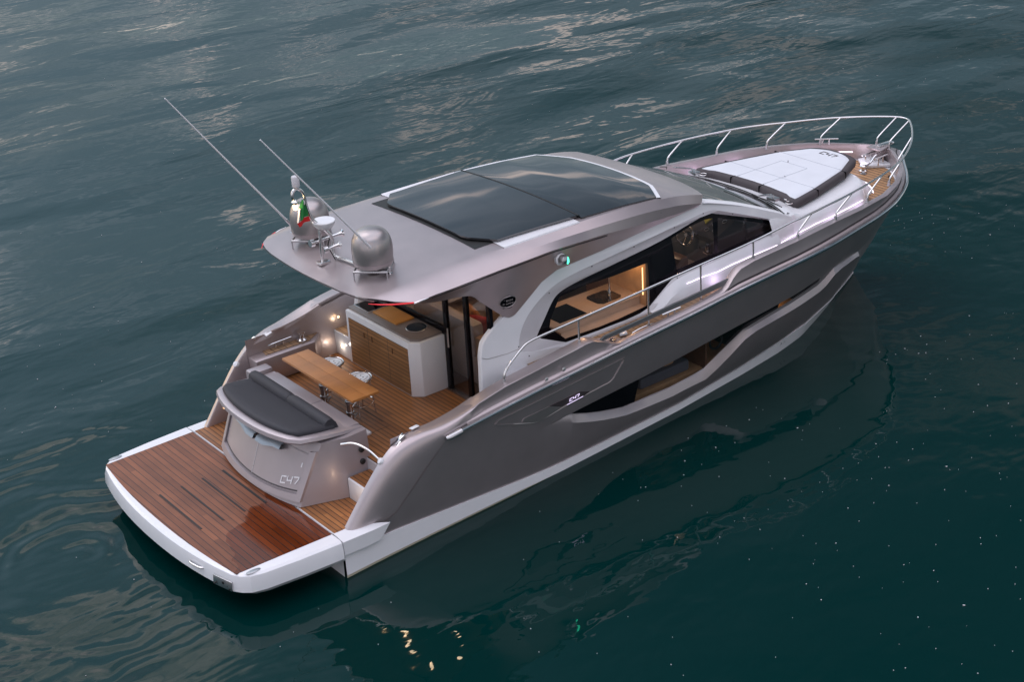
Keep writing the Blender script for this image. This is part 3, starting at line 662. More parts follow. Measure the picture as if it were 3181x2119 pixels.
# lid: overhanging lip with rounded plan
def lid(o, z0, z1, n=17):
    pts = []
    for k in range(n):
        v = 1 - 2*k/(n-1); pts.append((-.155 + o + .165*abs(v)**2.4, v*(.965 - o*.55), z0))
    sd = [(.13 + o*.5, 1.075 - o), (.42, 1.13 - o), (.75, 1.14 - o), (1.03, 1.12 - o)]
    zz = [z0 + (z1 - z0)*max(0, (x + .15)/1.18)**1.3 for x, y in sd]
    return [(x, y, z) for (x, y), z in zip(sd[::-1], zz[::-1])] + pts + [(x, -y, z) for (x, y), z in zip(sd, zz)]
L = [lid(.20, 1.40, 1.38), lid(.03, 1.50, 1.40), lid(0, 1.535, 1.42), lid(.012, 1.585, 1.455), lid(.035, 1.60, 1.465), lid(.10, 1.595, 1.462)]
m = MB(); m.loft(L); n = len(L[0])
m.add([L[-1][i] for i in range(n)], [tuple(range(n))])
m.add([l[0] for l in L] + [l[-1] for l in L], [(0, 1, 2, 3, 4, 5), (11, 10, 9, 8, 7, 6)]); m.add([L[0][0], L[0][-1], L[5][-1], L[5][0]], [(0, 1, 2, 3)])
lidO = m.build('sunpad_lid', GREIGE, gar, ang=38)
m = MB(); m.box((.68, -1.06, 1.44), (1.04, 1.06, 1.488)); m.build('lid_shelf', GREIGE, lidO, bevel=.012)
m = MB(); m.box((.72, -.155, 1.4881), (1.028, -.150, 1.4895)); m.build('shelf_seam', DARK, lidO)
m = MB(); m.box((.72, 1.22, 1.05), (1.06, 1.42, 1.50)); m.build('island_arm', GREIGE, gar, bevel=.03)
for z in (1.20, 1.02):
    m = MB(); m.lathe([(.04, 0), (.042, .02), (.03, .03), (0, .032)], (.93, -1.235, z), 16, (0, -1, 0)); m.build('shower_socket', RUBBER, gar)
m = MB(); m.tube(smooth_pts([(.62, -1.26, 1.40), (.72, -1.42, 1.44), (.80, -1.62, 1.40), (.84, -1.86, 1.31)], 5), .016, 8); m.build('gate_rail', CHROME, gar)

# stern cushions: lie on the lid
sc = empty('stern_cushion', (.35, 0, 1.60), 'charcoal sunpad cushion with long backrest bolster on the stern island', 'cushion')
def padout(o, z, n=15):
    pts = []
    for k in range(n):
        v = 1 - 2*k/(n-1); pts.append((-.045 + o + .13*abs(v)**2.4, v*(.885 - o*.4), z + .0))
    sd = [(.16 + o, .97 - o), (.42, 1.0 - o), (.70, 1.0 - o)]
    f = lambda x, z: z - .11*max(0, (x - .05)/.7)
    return [(x, y, f(x, z)) for x, y in sd[::-1]] + [(x, y, f(x, z)) for x, y, z in pts] + [(x, -y, f(x, z)) for x, y in sd]
L = [padout(0, 1.59), padout(-.008, 1.625), padout(.01, 1.655), padout(.05, 1.668)]
m = MB(); m.loft(L); n = len(L[0])
inner = padout(.16, 1.655); m.loft([L[-1], inner]); m.add(inner, [tuple(range(n))]); m.add([l[0] for l in L] + [L[0][-1], L[1][-1], L[2][-1], L[3][-1]], [(0, 1, 2, 3, 7, 6, 5, 4)])
m.build('seat_pad', CUSH, sc, ang=50)
for y0, y1 in ((-.985, .005), (.012, 1.03)):
    m = MB(); sec = [(-.10, .0), (-.115, .06), (-.10, .14), (-.05, .175), (.02, .17), (.085, .10), (.12, .0)]
    rws = []
    N = 9
    for k in range(N):
        t = k/(N-1); y = y0 + (y1 - y0)*t; q = 1 - .12*(abs(2*t-1)**8)
        zb = 1.475; xc = .665
        rws.append([(xc + a*q, y, zb + b*q + .02) for a, b in sec])
    m.loft(rws, closed=True, caps=True); m.build('bolster', CUSH, sc, ang=60, bevel=.0)

# ------------------------------------------------------------------ cockpit: bar, lockers, lights
bar = [(2.45, 1.40), (2.45, -.225), (2.575, -.345), (2.995, -.345), (2.995, 1.40)]
m = MB(); m.prism([(x, y, 1.052) for x, y in bar], (0, 0, .848)); BAR = m.build('wet_bar', WHITE, Y, bevel=.012)
cto = [(2.50, 1.40), (2.50, -.21), (2.595, -.30), (3.0, -.30), (3.0, 1.40)]
m = MB(); m.prism([(x, y, 1.90) for x, y in cto], (0, 0, .035)); m.build('counter', CTR, BAR, bevel=.006)
m = MB(); m.box((2.441, -.205, 1.075), (2.452, 1.325, 1.80)); fp = m.build('front_panel', TEAKF, BAR)
for y in (.924, .716, .186):
    m = MB(); m.box((2.434, y - .009, 1.60), (2.442, y + .009, 1.688)); m.build('pull_slot', BROWN, fp)
for y in (.30, .82):
    m = MB(); m.box((2.4395, y - .003, 1.08), (2.4415, y + .003, 1.795)); m.build('door_joint', DARK, fp)
m = MB(); m.lathe([(.145, 0), (.15, .008), (.142, .014), (.0, .016)], (2.80, .06, 1.935), 36); g = m.build('round_grill', BLACK, BAR, ang=30)
m = MB(); m.tube([(2.80 + .15*math.cos(a), .06 + .15*math.sin(a), 1.939) for a in [2*math.pi*k/40 for k in range(40)]], .006, 6, closed=True); m.build('grill_rim', STEEL, g)
m = MB(); m.box((2.60, 1.0, 1.936), (2.92, 1.37, 1.942)); m.build('sink_lid', BLACK, BAR)
m = MB(); m.box((2.585, .985, 1.935), (2.60, 1.385, 1.945)); m.box((2.92, .985, 1.935), (2.935, 1.385, 1.945)); m.box((2.6, .985, 1.935), (2.92, 1.0, 1.945)); m.build('sink_rim', STEEL, BAR)
m = MB(); m.box((2.635, .335, 1.936), (2.955, .94, 1.962)); cb = m.build('cutting_board', wood_mat('board_wood', (.42, .17, .035), (.55, .25, .06), .6, 'Y', .45, caulk=(.4, .18, .05), gap=.002), bevel=.004)
tag(cb, 'square orange wooden cutting board lying on the bar counter', 'cutting board')

# port side locker with teak top, bollard and cleat
m = MB(); m.prism([(1.0, 1.86, 1.06), (1.0, 1.60, 1.06), (2.0, 1.60, 1.06), (2.25, 1.86, 1.06)], (0, 0, .40)); lk = m.build('side_locker', TAUPE, Y, bevel=.03)
m = MB(); m.prism([(1.25, 1.85, 1.462), (1.22, 1.70, 1.462), (1.95, 1.68, 1.462), (2.2, 1.85, 1.462)], (0, 0, .008)); m.build('teak_top', TEAKS, lk)
m = MB(); m.lathe([(.075, 0), (.075, .02), (.04, .04), (.035, .10), (.065, .13), (.065, .145), (.0, .15)], (1.87, 1.76, 1.47), 24); m.build('warping_capstan', CHROME, lk)
m = MB(); m.tube([(1.32, 1.80, 1.55), (1.72, 1.80, 1.56)], .012, 8); m.tube([(1.45, 1.80, 1.47), (1.46, 1.80, 1.555)], .011, 8); m.tube([(1.58, 1.80, 1.47), (1.58, 1.80, 1.555)], .011, 8); m.build('mooring_cleat', CHROME, lk)
# port steps to the side deck
m = MB(); m.box((2.47, 1.40, 1.05), (3.05, 1.84, 1.42)); ps = m.build('deck_step', WHITE, Y, bevel=.012)
m = MB(); m.box((2.49, 1.41, 1.42), (3.05, 1.83, 1.43)); m.build('step_tread', TEAKS, ps)
m = MB(); m.lathe([(.026, 0), (.03, .006), (.0, .008)], (2.466, 1.62, 1.22), 16, (-1, 0, 0)); m.build('courtesy_light', WARM, ps)
lamp('courtesy_light_glow', (2.40, 1.62, 1.22), .5, (1, .85, .70), .02)
m = MB(); m.lathe([(.014, 0), (.016, .006), (.0, .008)], (2.55, 1.80, 1.62), 12, (0, -1, 0)); m.build('courtesy_light', WARM, Y)
lamp('wall_light_glow', (2.55, 1.72, 1.56), .35, (1, .78, .52), .02)
m = MB(); m.lathe([(.014, 0), (.016, .006), (.0, .008)], (.52, 1.845, .80), 12, (0, -1, 0)); m.build('courtesy_light', WARM, Y)
m = MB(); m.lathe([(.014, 0), (.016, .006), (.0, .008)], (.42, -1.84, .78), 12, (0, 1, 0)); m.build('courtesy_light', WARM, Y)
lamp('aft_light_glow', (.46, -1.66, .80), .6, (1, .72, .48), .03)

# ------------------------------------------------------------------ cockpit table and stools (loose things)
T = empty('cockpit_table', (1.29, 0, 1.05), 'long narrow teak cockpit table on two chrome pedestals', 'table')
m = MB(); m.box((1.055, -.915, 1.715), (1.275, .905, 1.75)); m.box((1.277, -.915, 1.715), (1.49, .905, 1.75))
m.build('tabletop', TEAKT, T, bevel=.004)
for y in (.345, -.335):
    m = MB(); m.cyl((1.345, y, 1.05), (1.345, y, 1.46), .045, 20); m.cyl((1.345, y, 1.46), (1.345, y, 1.715), .034, 20); lg = m.build('leg', CHROME, T, ang=40)
    for z in (1.42, 1.25):
        m = MB(); m.lathe([(.05, -.018), (.056, -.018), (.056, .018), (.05, .018)], (1.345, y, z), 20); m.tube([(1.34, y - .05, z), (1.36, y - .12, z)], .014, 8); m.tube([(1.335, y - .11, z - .035), (1.385, y - .13, z + .035)], .012, 8); m.build('clamp', STEEL, lg)
def stool(loc, rz, label):
    st = empty('stool', loc, label, 'stool', 'round stools at the cockpit table')
    m = MB(); m.lathe([(.0, .53), (.15, .53), (.165, .545), (.16, .556), (.0, .55)], (0, 0, 0), 32); m.v = [(x + loc[0], y + loc[1], z + loc[2]) for x, y, z in m.v]; se = m.build('seat', WHITE, st)
    m = MB(); m.tube([(loc[0] + .185*math.cos(a), loc[1] + .185*math.sin(a), loc[2] + .55) for a in [2*math.pi*k/40 for k in range(40)]], .014, 8, closed=True); m.build('ring', CHROME, st)
    m = MB()
    m.tube([(loc[0] + .125*math.cos(a), loc[1] + .125*math.sin(a), loc[2] + .556) for a in [2*math.pi*k/32 for k in range(32)]], .005, 6, closed=True); m.build('seat_bead', STEEL, se)
    for k in range(6):
        a = k*math.pi/3 + rz; m = MB(); m.lathe([(.026, 0), (.0, .003)], (loc[0] + .072*math.cos(a), loc[1] + .072*math.sin(a), loc[2] + .551), 14); m.build('seat_hole', GREYC, se)
    for k in range(4):
        a = k*math.pi/2 + rz + .4; c, s_ = math.cos(a), math.sin(a)
        m = MB(); m.tube([(loc[0] + .15*c, loc[1] + .15*s_, loc[2] + .54), (loc[0] + .20*c, loc[1] + .20*s_, loc[2])], .011, 8); m.build('leg', CHROME, st)
    m = MB(); m.tube([(loc[0] + .185*math.cos(a), loc[1] + .185*math.sin(a), loc[2] + .18) for a in [2*math.pi*k/32 for k in range(32)]], .009, 6, closed=True); m.build('footrest', CHROME, st)
stool((1.625, .555, 1.052), .2, 'white and chrome stool tucked under the table on the port side')
stool((1.655, -.12, 1.052), .5, 'white and chrome stool tucked under the middle of the table')

# ------------------------------------------------------------------ side decks and bow deck
def ysw(x, z): return interp(x, [2.7, 4, 6, 8, 8.8, 9.6], [1.60, 1.62, 1.62, 1.58, 1.55, 1.45]) - .14*(z - 1.75)
dxs = [3.05, 3.4, 4, 4.6, 5, 5.6, 6.2, 6.8, 7.4, 8, 8.6, 9.2, 9.8, 10.3, 10.8, 11.2]
m = MB(); m.loft([[(x, -(yg(x) - (.0 if x > 4.7 and x < 6.4 else .08)), zdk(x)) for x in dxs], [(x, -.85 if x > 3.3 else -1.35, zdk(x)) for x in dxs]]); m.pair(); dk = m.build('side_deck', OFFW, Y)
m = MB(); tx = [3.46, 3.8, 4.2, 4.6, 5, 5.6, 6.2, 6.8, 7.4, 8, 8.6, 9.2, 9.8, 10.4, 11, 11.2]
inn = lambda x: interp(x, [3, 9, 11.2], [1.45, 1.35, .8]); oo = lambda x: min(yg(x) - .14, interp(x, [3.4, 3.46, 4.3, 5.0, 5.6, 6.5, 7], [1.66, 1.70, 1.84, 1.945, 1.95, 1.87, 1.80]) if x < 7 else yg(x) - .16)
m.loft([[(x, -oo(x), zdk(x) + .008) for x in tx], [(x, -inn(x), zdk(x) + .008) for x in tx]]); m.pair(); m.build('teak_deck', TEAKS, dk)
bx = [11.0, 11.3, 11.6, 11.9, 12.2, 12.4, 12.6, 12.7]
m = MB(); m.loft([[(x, -(max(yg(x) - .07, .02)), zdk(x)) for x in bx], [(x, (max(yg(x) - .07, .02)), zdk(x)) for x in bx]]); bd = m.build('bow_deck', WHITE, Y)
m = MB(); bx2 = [11.05, 11.3, 11.6, 11.9, 12.1, 12.2]
half = lambda x: max(yg(x) - .17, .05)
m.loft([[(x, -half(x), zdk(x) + .008) for x in bx2], [(x, half(x), zdk(x) + .008) for x in bx2]])
for s in (-1, 1): m.add([(12.2, s*half(12.2), zdk(12.2)+.008), (12.2, s*.22, zdk(12.2)+.008), (12.55, s*.05, zdk(12.5)+.008), (12.48, s*.36, zdk(12.5)+.008)], [(0, 1, 2, 3)])
m.add([(12.2, -.22, zdk(12.2)+.008), (12.2, .22, zdk(12.2)+.008), (12.55, .05, zdk(12.5)+.008), (12.55, -.05, zdk(12.5)+.008)], [(0, 1, 2, 3)])
m.build('teak_deck', TEAKB, bd)
# anchor well cover, windlass, fittings
m = MB(); m.prism([(12.20, -.02, 1.935), (12.40, -.17, 1.935), (12.62, -.34, 1.935), (12.70, -.10, 1.935), (12.74, .10, 1.935), (12.70, .26, 1.935), (12.44, .30, 1.935)], (0, 0, .05)); aw = m.build('anchor_well', WHITE, bd, bevel=.015)
m = MB(); m.lathe([(.07, 0), (.075, .03), (.04, .05), (.04, .09), (.065, .11), (.05, .13), (0, .135)], (12.10, -.12, 1.93), 20); m.tube([(12.05, -.16, 2.02), (12.30, -.10, 2.03), (12.42, -.09, 2.12), (12.72, -.04, 2.16)], .02, 8); m.build('windlass', CHROME, bd)
for y in (.10, -.18):
    m = MB(); m.tube([(12.32, y, 2.11), (12.66, y, 2.12)], .014, 8); m.tube([(12.42, y, 1.98), (12.42, y, 2.11)], .014, 8); m.tube([(12.54, y, 1.98), (12.54, y, 2.11)], .014, 8); m.build('mooring_cleat', CHROME, bd)
m = MB(); m.prism([(12.50, -.16, 2.195), (12.50, .16, 2.195), (12.80, .10, 2.20), (12.90, 0, 2.20), (12.80, -.10, 2.20)], (0, 0, .03)); bc = m.build('bow_cap', TAUPE, Y, bevel=.01)
m = MB(); m.box((12.6, -.05, 2.23), (12.98, .05, 2.25)); m.tube([(12.96, -.06, 2.22), (12.96, .06, 2.22)], .025, 10); m.build('anchor_roller', CHROME, bc, bevel=.004)
for s in (-1, 1):
    m = MB(); m.tube([(12.02, s*.93, 2.30), (12.32, s*.65, 2.30)], .013, 8); m.tube([(12.10, s*.85, 2.20), (12.13, s*.83, 2.30)], .016, 8); m.tube([(12.20, s*.76, 2.20), (12.20, s*.76, 2.30)], .016, 8)
    m.build('mooring_cleat', STEEL, Y) if s > 0 else None
    m = MB(); m.tube([(5.62, s*2.02, 1.90), (5.98, s*2.015, 1.905)], .013, 8); m.tube([(5.72, s*2.02, 1.80), (5.74, s*2.02, 1.90)], .013, 8); m.tube([(5.87, s*2.02, 1.80), (5.86, s*2.02, 1.90)], .013, 8); m.build('mooring_cleat', CHROME, dk)
m = MB(); m.lathe([(.05, 0), (.055, .006), (.02, .008)], (12.02, -.20, 1.936), 16); m.build('deck_drain', STEEL, bd)
m = MB(); m.lathe([(.03, 0), (.03, .006), (.0, .008)], (12.2, -.62, 1.94), 12); m.build('deck_filler', RUBBER, bd)

# ------------------------------------------------------------------ coachroof / trunk forward
yt = lambda x: interp(x, [8.2, 8.7, 9.2, 9.85, 10.84, 11.1, 11.25], [1.52, 1.47, 1.36, 1.27, 1.10, .97, .80])
ztp = lambda x: interp(x, [8.3, 8.7, 9.0, 9.4, 11.3], [2.46, 2.42, 2.40, 2.285, 2.25])
tx = [8.35, 8.55, 8.75, 8.95, 9.1, 9.25, 9.45, 9.7, 10, 10.4, 10.84, 11.0, 11.1, 11.18, 11.25]
rws = []
for x in tx:
    fw = x + (.16 if x > 11.2 else 0)
    a = yt(x); zt = ztp(x); zl = 2.09
    edge = interp(x, [8.3, 8.8, 9.3, 11.3], [ysw(8.4, 2.3), 1.44, a - .10, a - .10])
    ze = interp(x, [8.3, 8.72, 9.3, 11.3], [2.45, 2.40, 2.24, 2.21])
    sec = [(0, zt), (.5*edge, zt - .004), (edge*.85, zt - .02), (edge, ze), (a - .02 if x > 8.8 else edge + .06, (ze + zl)/2 + .03), (a + .03, zl), (a + .075, 1.98), (a + .10, zdk(x) + .02)]
    rws.append([(x + (0 if i < 5 else .03*i if x > 11.2 else 0), -y, z) for i, (y, z) in enumerate(sec)])
last = rws[-1]
rws.append([(p[0] + .10 + .22*(1 - min(1, abs(p[1])/.85)), p[1]*.93, min(p[2], 2.05) - .03) for p in last])
rws.append([(p[0] + .10 + .25*(1 - min(1, abs(p[1])/.85)), p[1]*.98, zdk(11.4)) for p in last])
m = MB(); m.loft(rws); m.mirror(); trunk = m.build('coachroof', WHITE, Y, ang=40)
# flank between window and side deck (white flare that carries the light strip)
fx = [5.76, 5.92, 6.12, 6.3, 6.5, 6.8, 7.25, 7.85, 8.3, 8.5]
l0 = [(x, -(ysw(x, 2.1) + .0), interp(x, [5.76, 6.07, 6.27, 6.65, 7.25, 8.58], [1.79, 2.0, 2.085, 2.13, 2.145, 2.21])) for x in fx]
l1 = [(x, -(ysw(x, 2.05) + .065), interp(x, [5.76, 5.92, 6.125, 6.355, 6.74, 7.26, 7.85, 8.3, 8.5], [1.77, 1.80, 1.93, 2.04, 2.058, 2.055, 2.08, 2.095, 2.095])) for x in fx]
l2 = [(x, -(ysw(x, 1.9) + .09), max(1.76, min(1.96, b[2]-.02))) for x, b in zip(fx, l1)]
l3 = [(x, -(ysw(x, 1.75) + .10), zdk(x) + .01) for x in fx]
m = MB(); m.loft([l0, l1, l2, l3]); m.pair(); fk = m.build('cabin_flank', WHITE, Y, ang=35)
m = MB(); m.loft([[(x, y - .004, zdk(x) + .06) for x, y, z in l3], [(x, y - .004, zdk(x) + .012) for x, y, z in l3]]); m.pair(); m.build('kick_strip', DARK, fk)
# LED strips along the flanks and in the bow well
lx = [(6.45, 2.015), (6.8, 2.02), (7.1, 2.005), (7.4, 2.03), (7.85, 2.04), (8.3, 2.04), (8.9, 2.04), (9.5, 2.03), (10, 2.01), (10.5, 2.0), (10.9, 1.99)]
def flank_y(x): 
    return (ysw(x, 2.0) + .083) if x < 8.4 else yt(x) + .078
for s in (-1, 1):
    m = MB(); m.tube([(x, s*(flank_y(x) + .004), z + .01) for x, z in lx], .0045, 6); m.build('light_strip', LEDW, trunk)
    for x in (7.0, 8.0, 9.0, 10.0, 10.8):
        lamp('strip_glow', (x, s*(flank_y(x) + .12), 1.95), .9, (.86, .66, 1.0), .1)
m = MB(); m.tube([(11.6, .98, 2.12), (11.9, .80, 2.12), (12.15, .56, 2.12), (12.35, .34, 2.12)], .010, 6); m.build('light_strip', LEDW, bd)
lamp('bow_strip_glow', (12.3, .10, 2.12), 1.0, (.93, .82, 1.0), .1)
m = MB(); m.tube([(11.22, -.93, 2.17), (11.33, -.96, 2.05), (11.36, -.98, 1.96)], .008, 6); m.build('light_strip', LEDW, trunk)
# fittings on the coachroof
for s in (-1, 1):
    m = MB(); m.lathe([(.10, 0), (.105, .006), (.03, .012), (.0, .012)], (9.2, s*1.14, 2.262), 24, (0, -.08*s*-1, 1)); v_ = m.build('round_vent', WHITE, trunk)
    m = MB(); m.lathe([(.02, 0), (.0, .004)], (9.2, s*1.14, 2.275), 12); m.build('vent_core', RUBBER, v_)
    m = MB(); m.tube([(9.33, s*.97, 2.27), (9.33, s*.97, 2.35)], .008, 6)
    for dx, dy in ((-.06, -.07), (.06, .07)):
        m.tube([(9.33 + dx + .062*math.cos(a), s*.97 + dy + .062*math.sin(a), 2.365) for a in [2*math.pi*k/24 for k in range(24)]], .006, 6, closed=True)
    m.build('cup_holder', CHROME, trunk)

# bow sun pad: a loose cushion set
SPAD = empty('bow_sun_pad', (10.4, 0, 2.29), 'large pale grey sunpad with dark piping and seams on the foredeck', 'sun pad')
def pad_pts(o):
    h = [(9.30 + o, 1.02 - o), (9.285 + o, 1.10 - o), (9.34 + o*.4, 1.155 - o), (9.45, 1.15 - o), (9.93, 1.05 - o), (10.87, .79 - o), (11.40 - o*.4, .535 - o), (11.53 - o, .44 - o), (11.58 - o, .30 - o*.6), (11.615 - o, .12)]
    aft = [(9.43 + o, 0), (9.41 + o, .4), (9.36 + o, .8)]
    up = aft + h
    return up + [(x, -y) for x, y in up[:0:-1]]
def pz(x, z): return z
rw = lambda o, z: [(x, y, z) for x, y in pad_pts(o)]
m = MB(); L = [rw(.02, 2.275), rw(0, 2.30), rw(0, 2.36), rw(.02, 2.392), rw(.05, 2.402), rw(.10, 2.403)]
m.loft([l + l[:1] for l in L]); m.add(rw(.02, 2.275), [tuple(range(len(L[0])))[::-1]]); pb = m.build('pad_border', CUSHG, SPAD, ang=50)
m = MB(); L2 = [rw(.098, 2.400), rw(.115, 2.410), rw(.16, 2.414)]; m.loft([l + l[:1] for l in L2]); m.add(L2[-1], [tuple(range(len(L2[0])))]); pt = m.build('pad_top', PADW, SPAD, ang=50)
m = MB()
def sm(a, b): m.tube([(a[0], a[1], 2.4145), (b[0], b[1], 2.4145)], .0035, 4)
sm((9.93, .95), (9.93, -.95)); sm((10.87, .69), (10.87, -.69)); sm((9.50, .34), (10.55, .34)); sm((9.50, -.24), (10.55, -.24)); sm((10.55, .34), (10.55, -.24))
m.build('pad_seam', SEAM, SPAD)
m = MB()
for s in (-1, 1):
    for x, y in ((9.93, 1.0), (10.87, .745)): m.box((x - .006, s*y - .055, 2.30), (x + .006, s*y + .055, 2.406))
for y in (.40, -.24): m.box((9.40, y - .006, 2.30), (9.53, y + .006, 2.406))
m.build('pad_gap', BLACK, SPAD)
m = MB(); letters(m, 'C47', lambda u, v: ((11.27 + v*.10, .14 - u*.115, 2.414), (0, 0, 1)), w=.10); m.build('pad_letters', DARK, SPAD)
m = MB(); m.tube([(10.56, .20, 2.414), (10.56, .20, 2.45)], .006, 6); m.tube([(10.02, -.24, 2.414), (9.98, -.27, 2.44)], .005, 6); m.build('pull_tab', CUSH, SPAD)

# ------------------------------------------------------------------ deckhouse
O_top = [(2.69, 1.06), (2.685, 1.55), (2.745, 2.03), (2.77, 2.12), (2.81, 2.215), (2.88, 2.28), (2.98, 2.348), (3.216, 2.485), (3.42, 2.50), (3.656, 2.631), (3.89, 2.778), (4.171, 2.869), (5.0, 2.916), (5.864, 2.986), (6.467, 3.022), (6.85, 3.055), (7.0, 3.062), (7.12, 3.045), (7.316, 2.984), (7.733, 2.842), (8.16, 2.67), (8.62, 2.473), (8.9, 2.33)]
O = [(x, z) for x, z in O_top] + [(8.9, 1.9), (8.9, 1.72), (5.8, 1.72), (3.3, 1.68), (3.05, 1.06)]
def sp2(p, n=4): return [(q.x, q.y) for q in smooth_pts([(x, z, 0) for x, z in p], n)]
M_top = sp2([(3.36, 1.93), (3.42, 2.15), (3.58, 2.37), (3.86, 2.56), (4.139, 2.674), (4.5, 2.731), (4.976, 2.769), (5.841, 2.836), (6.63, 2.898), (7.005, 2.922), (7.19, 2.91), (7.32, 2.87), (7.715, 2.715), (8.141, 2.545), (8.74, 2.30)])
M_bot = [(8.66, 2.215), (8.40, 2.19), (7.25, 2.135), (6.66, 2.125), (6.40, 2.095), (6.27, 2.06), (6.06, 1.94), (5.80, 1.78), (5.6, 1.74), (5.33, 1.738), (4.8, 1.738), (4.21, 1.752), (3.6, 1.86)]
G_top = sp2([(3.722, 2.025), (3.80, 2.12), (3.899, 2.235), (4.04, 2.40), (4.16, 2.495), (4.34, 2.548), (4.668, 2.588), (5.235, 2.635), (6.118, 2.718), (6.743, 2.812), (7.06, 2.855), (7.2, 2.848), (7.30, 2.815), (7.794, 2.64), (8.227, 2.482), (8.66, 2.305)])
G_bot = [(8.60, 2.235), (8.38, 2.222), (7.25, 2.167), (6.65, 2.157), (6.42, 2.13), (6.27, 2.095), (6.06, 1.985), (5.775, 1.82), (5.6, 1.785), (5.33, 1.772), (4.815, 1.774), (4.205, 1.788), (3.80, 1.97)]
def sw3(p, o=0): return (p[0], -(ysw(p[0], p[1]) + o), p[1])
wallm = MB(); wallm.fill([[sw3(p) for p in O], [sw3(p) for p in M_top + M_bot]])
wallm.pair(); cabin = wallm.build('cabin_side', WHITE, Y, ang=30)
bev_ = MB(); bev_.fill([[sw3(p) for p in M_top + M_bot], [sw3(p, -.045) for p in G_top + G_bot]]); bev_.pair(); bev_.build('window_reveal', OFFW, cabin, ang=20)
# roll of the aft pillar
m = MB(); pl = O_top[:12]; m.loft([[sw3(p) for p in pl], [(x - .02, -(ysw(x, z) - .03), z) for x, z in pl], [(x - .0, -(ysw(x, z) - .09), z - .0) for x, z in pl], [(x + .20, -(ysw(x, z) - .10), z - .02) for x, z in pl]], flip=True); m.pair(); m.build('pillar_edge', WHITE, cabin, ang=60)
m = MB(); m.tube([sw3(p, .0015) for p in [(2.755, 2.03), (2.83, 1.992), (3.17, 1.965), (3.40, 1.972)]], .004, 5); m.pair(); m.build('pillar_seam', SATIN, cabin)
# rounded shoulder where frame meets roof
m = MB(); ot = O_top[8:]; m.loft([[sw3(p) for p in ot], [(x, -(ysw(x, z) - .025), z + .014) for x, z in ot], [(x, -(ysw(x, z) - .14), z + .028) for x, z in ot], [(x, -(ysw(x, z) - .26), z + .0) for x, z in ot]]); m.pair(); m.build('frame_shoulder', WHITE, cabin, ang=60)
# glazing: smoked pane + black border with three clear fields
F1_ = [(3.925, 2.05), (3.978, 2.209), (4.2, 2.465), (4.652, 2.488), (5.208, 2.468), (5.859, 2.478), (5.82, 1.905), (5.767, 1.855), (5.2, 1.822), (4.824, 1.818), (4.21, 1.838)]
F1_ = [(3.96, 2.08), (4.0, 2.19), (4.2, 2.455), (4.652, 2.487), (5.208, 2.468), (5.859, 2.478), (5.818, 1.905), (5.767, 1.862), (5.2, 1.828), (4.824, 1.822), (4.205, 1.842)]
F2_ = [(6.363, 2.70), (6.736, 2.768), (7.05, 2.79), (7.22, 2.77), (7.193, 2.235), (6.40, 2.215)]
F3_ = [(7.329, 2.745), (7.666, 2.63), (8.298, 2.39), (8.56, 2.275), (8.317, 2.262), (7.257, 2.238)]
m = MB(); m.fill([[sw3(p, -.047) for p in G_top + G_bot], [sw3(p, -.047) for p in F1_], [sw3(p, -.047) for p in F2_], [sw3(p, -.047) for p in F3_]]); m.pair(); gb = m.build('window_border', BLACK, cabin, ang=20)
for Fk in (F1_, F2_, F3_):
    for s in (-1, 1):
        m = MB(); m.fill([[(a, b*(-s), c) for a, b, c in [sw3(p, -.047) for p in Fk]]]); m.build('side_window', GLASS if Fk is F1_ else GLASSD, cabin if s > 0 else TWIN[cabin.name])
# small screw heads around the frame
m = MB()
for p in [(3.37, 2.0), (3.52, 1.82), (4.0, 1.715), (4.9, 1.71), (5.55, 1.715), (6.35, 2.115), (7.28, 2.118), (8.55, 2.18), (4.0, 2.585), (4.8, 2.74), (5.6, 2.80), (6.4, 2.865), (7.0, 2.912), (7.6, 2.745), (8.2, 2.50)]:
    c = sw3(p, .001); m.lathe([(.010, 0), (.009, .004), (0, .005)], c, 8, (0, -1, 0))
m.mirror(); m.build('screw_heads', DARK, cabin)

# ---- roof
xfr = lambda y: 7.37 - .40*(y/1.5)**2
xar = lambda y: interp(y, [0, .5, 1.0, 1.33, 1.45, 1.60, 1.72, 1.76], [1.06, 1.07, 1.11, 1.17, 1.25, 1.44, 1.66, 1.76])
zc = lambda x: interp(x, [1.0, 1.15, 1.5, 1.9, 2.4, 3.0, 4.0, 4.8, 5.5, 6.1, 6.5, 6.8, 7.05, 7.25, 7.4], [3.305, 3.325, 3.385, 3.435, 3.475, 3.50, 3.505, 3.50, 3.465, 3.41, 3.355, 3.295, 3.225, 3.155, 3.095])
def ridge(x): return interp(x, [1, 1.3, 3.4, 4.7, 5.4, 6.1, 6.6, 7.0], [1.30, 1.40, 1.47, 1.46, 1.44, 1.41, 1.42, 1.43])
def zroof(x, y): return zc(x) - .055*(y/1.45)**2*interp(x, [1, 2, 6, 7.2], [.2, 1, 1, .6])
us = [0, .01, .03, .06, .10, .15, .2, .26, .32, .38, .44, .5, .56, .62, .68, .74, .79, .84, .88, .91, .94, .96, .98, 1]
rws = []
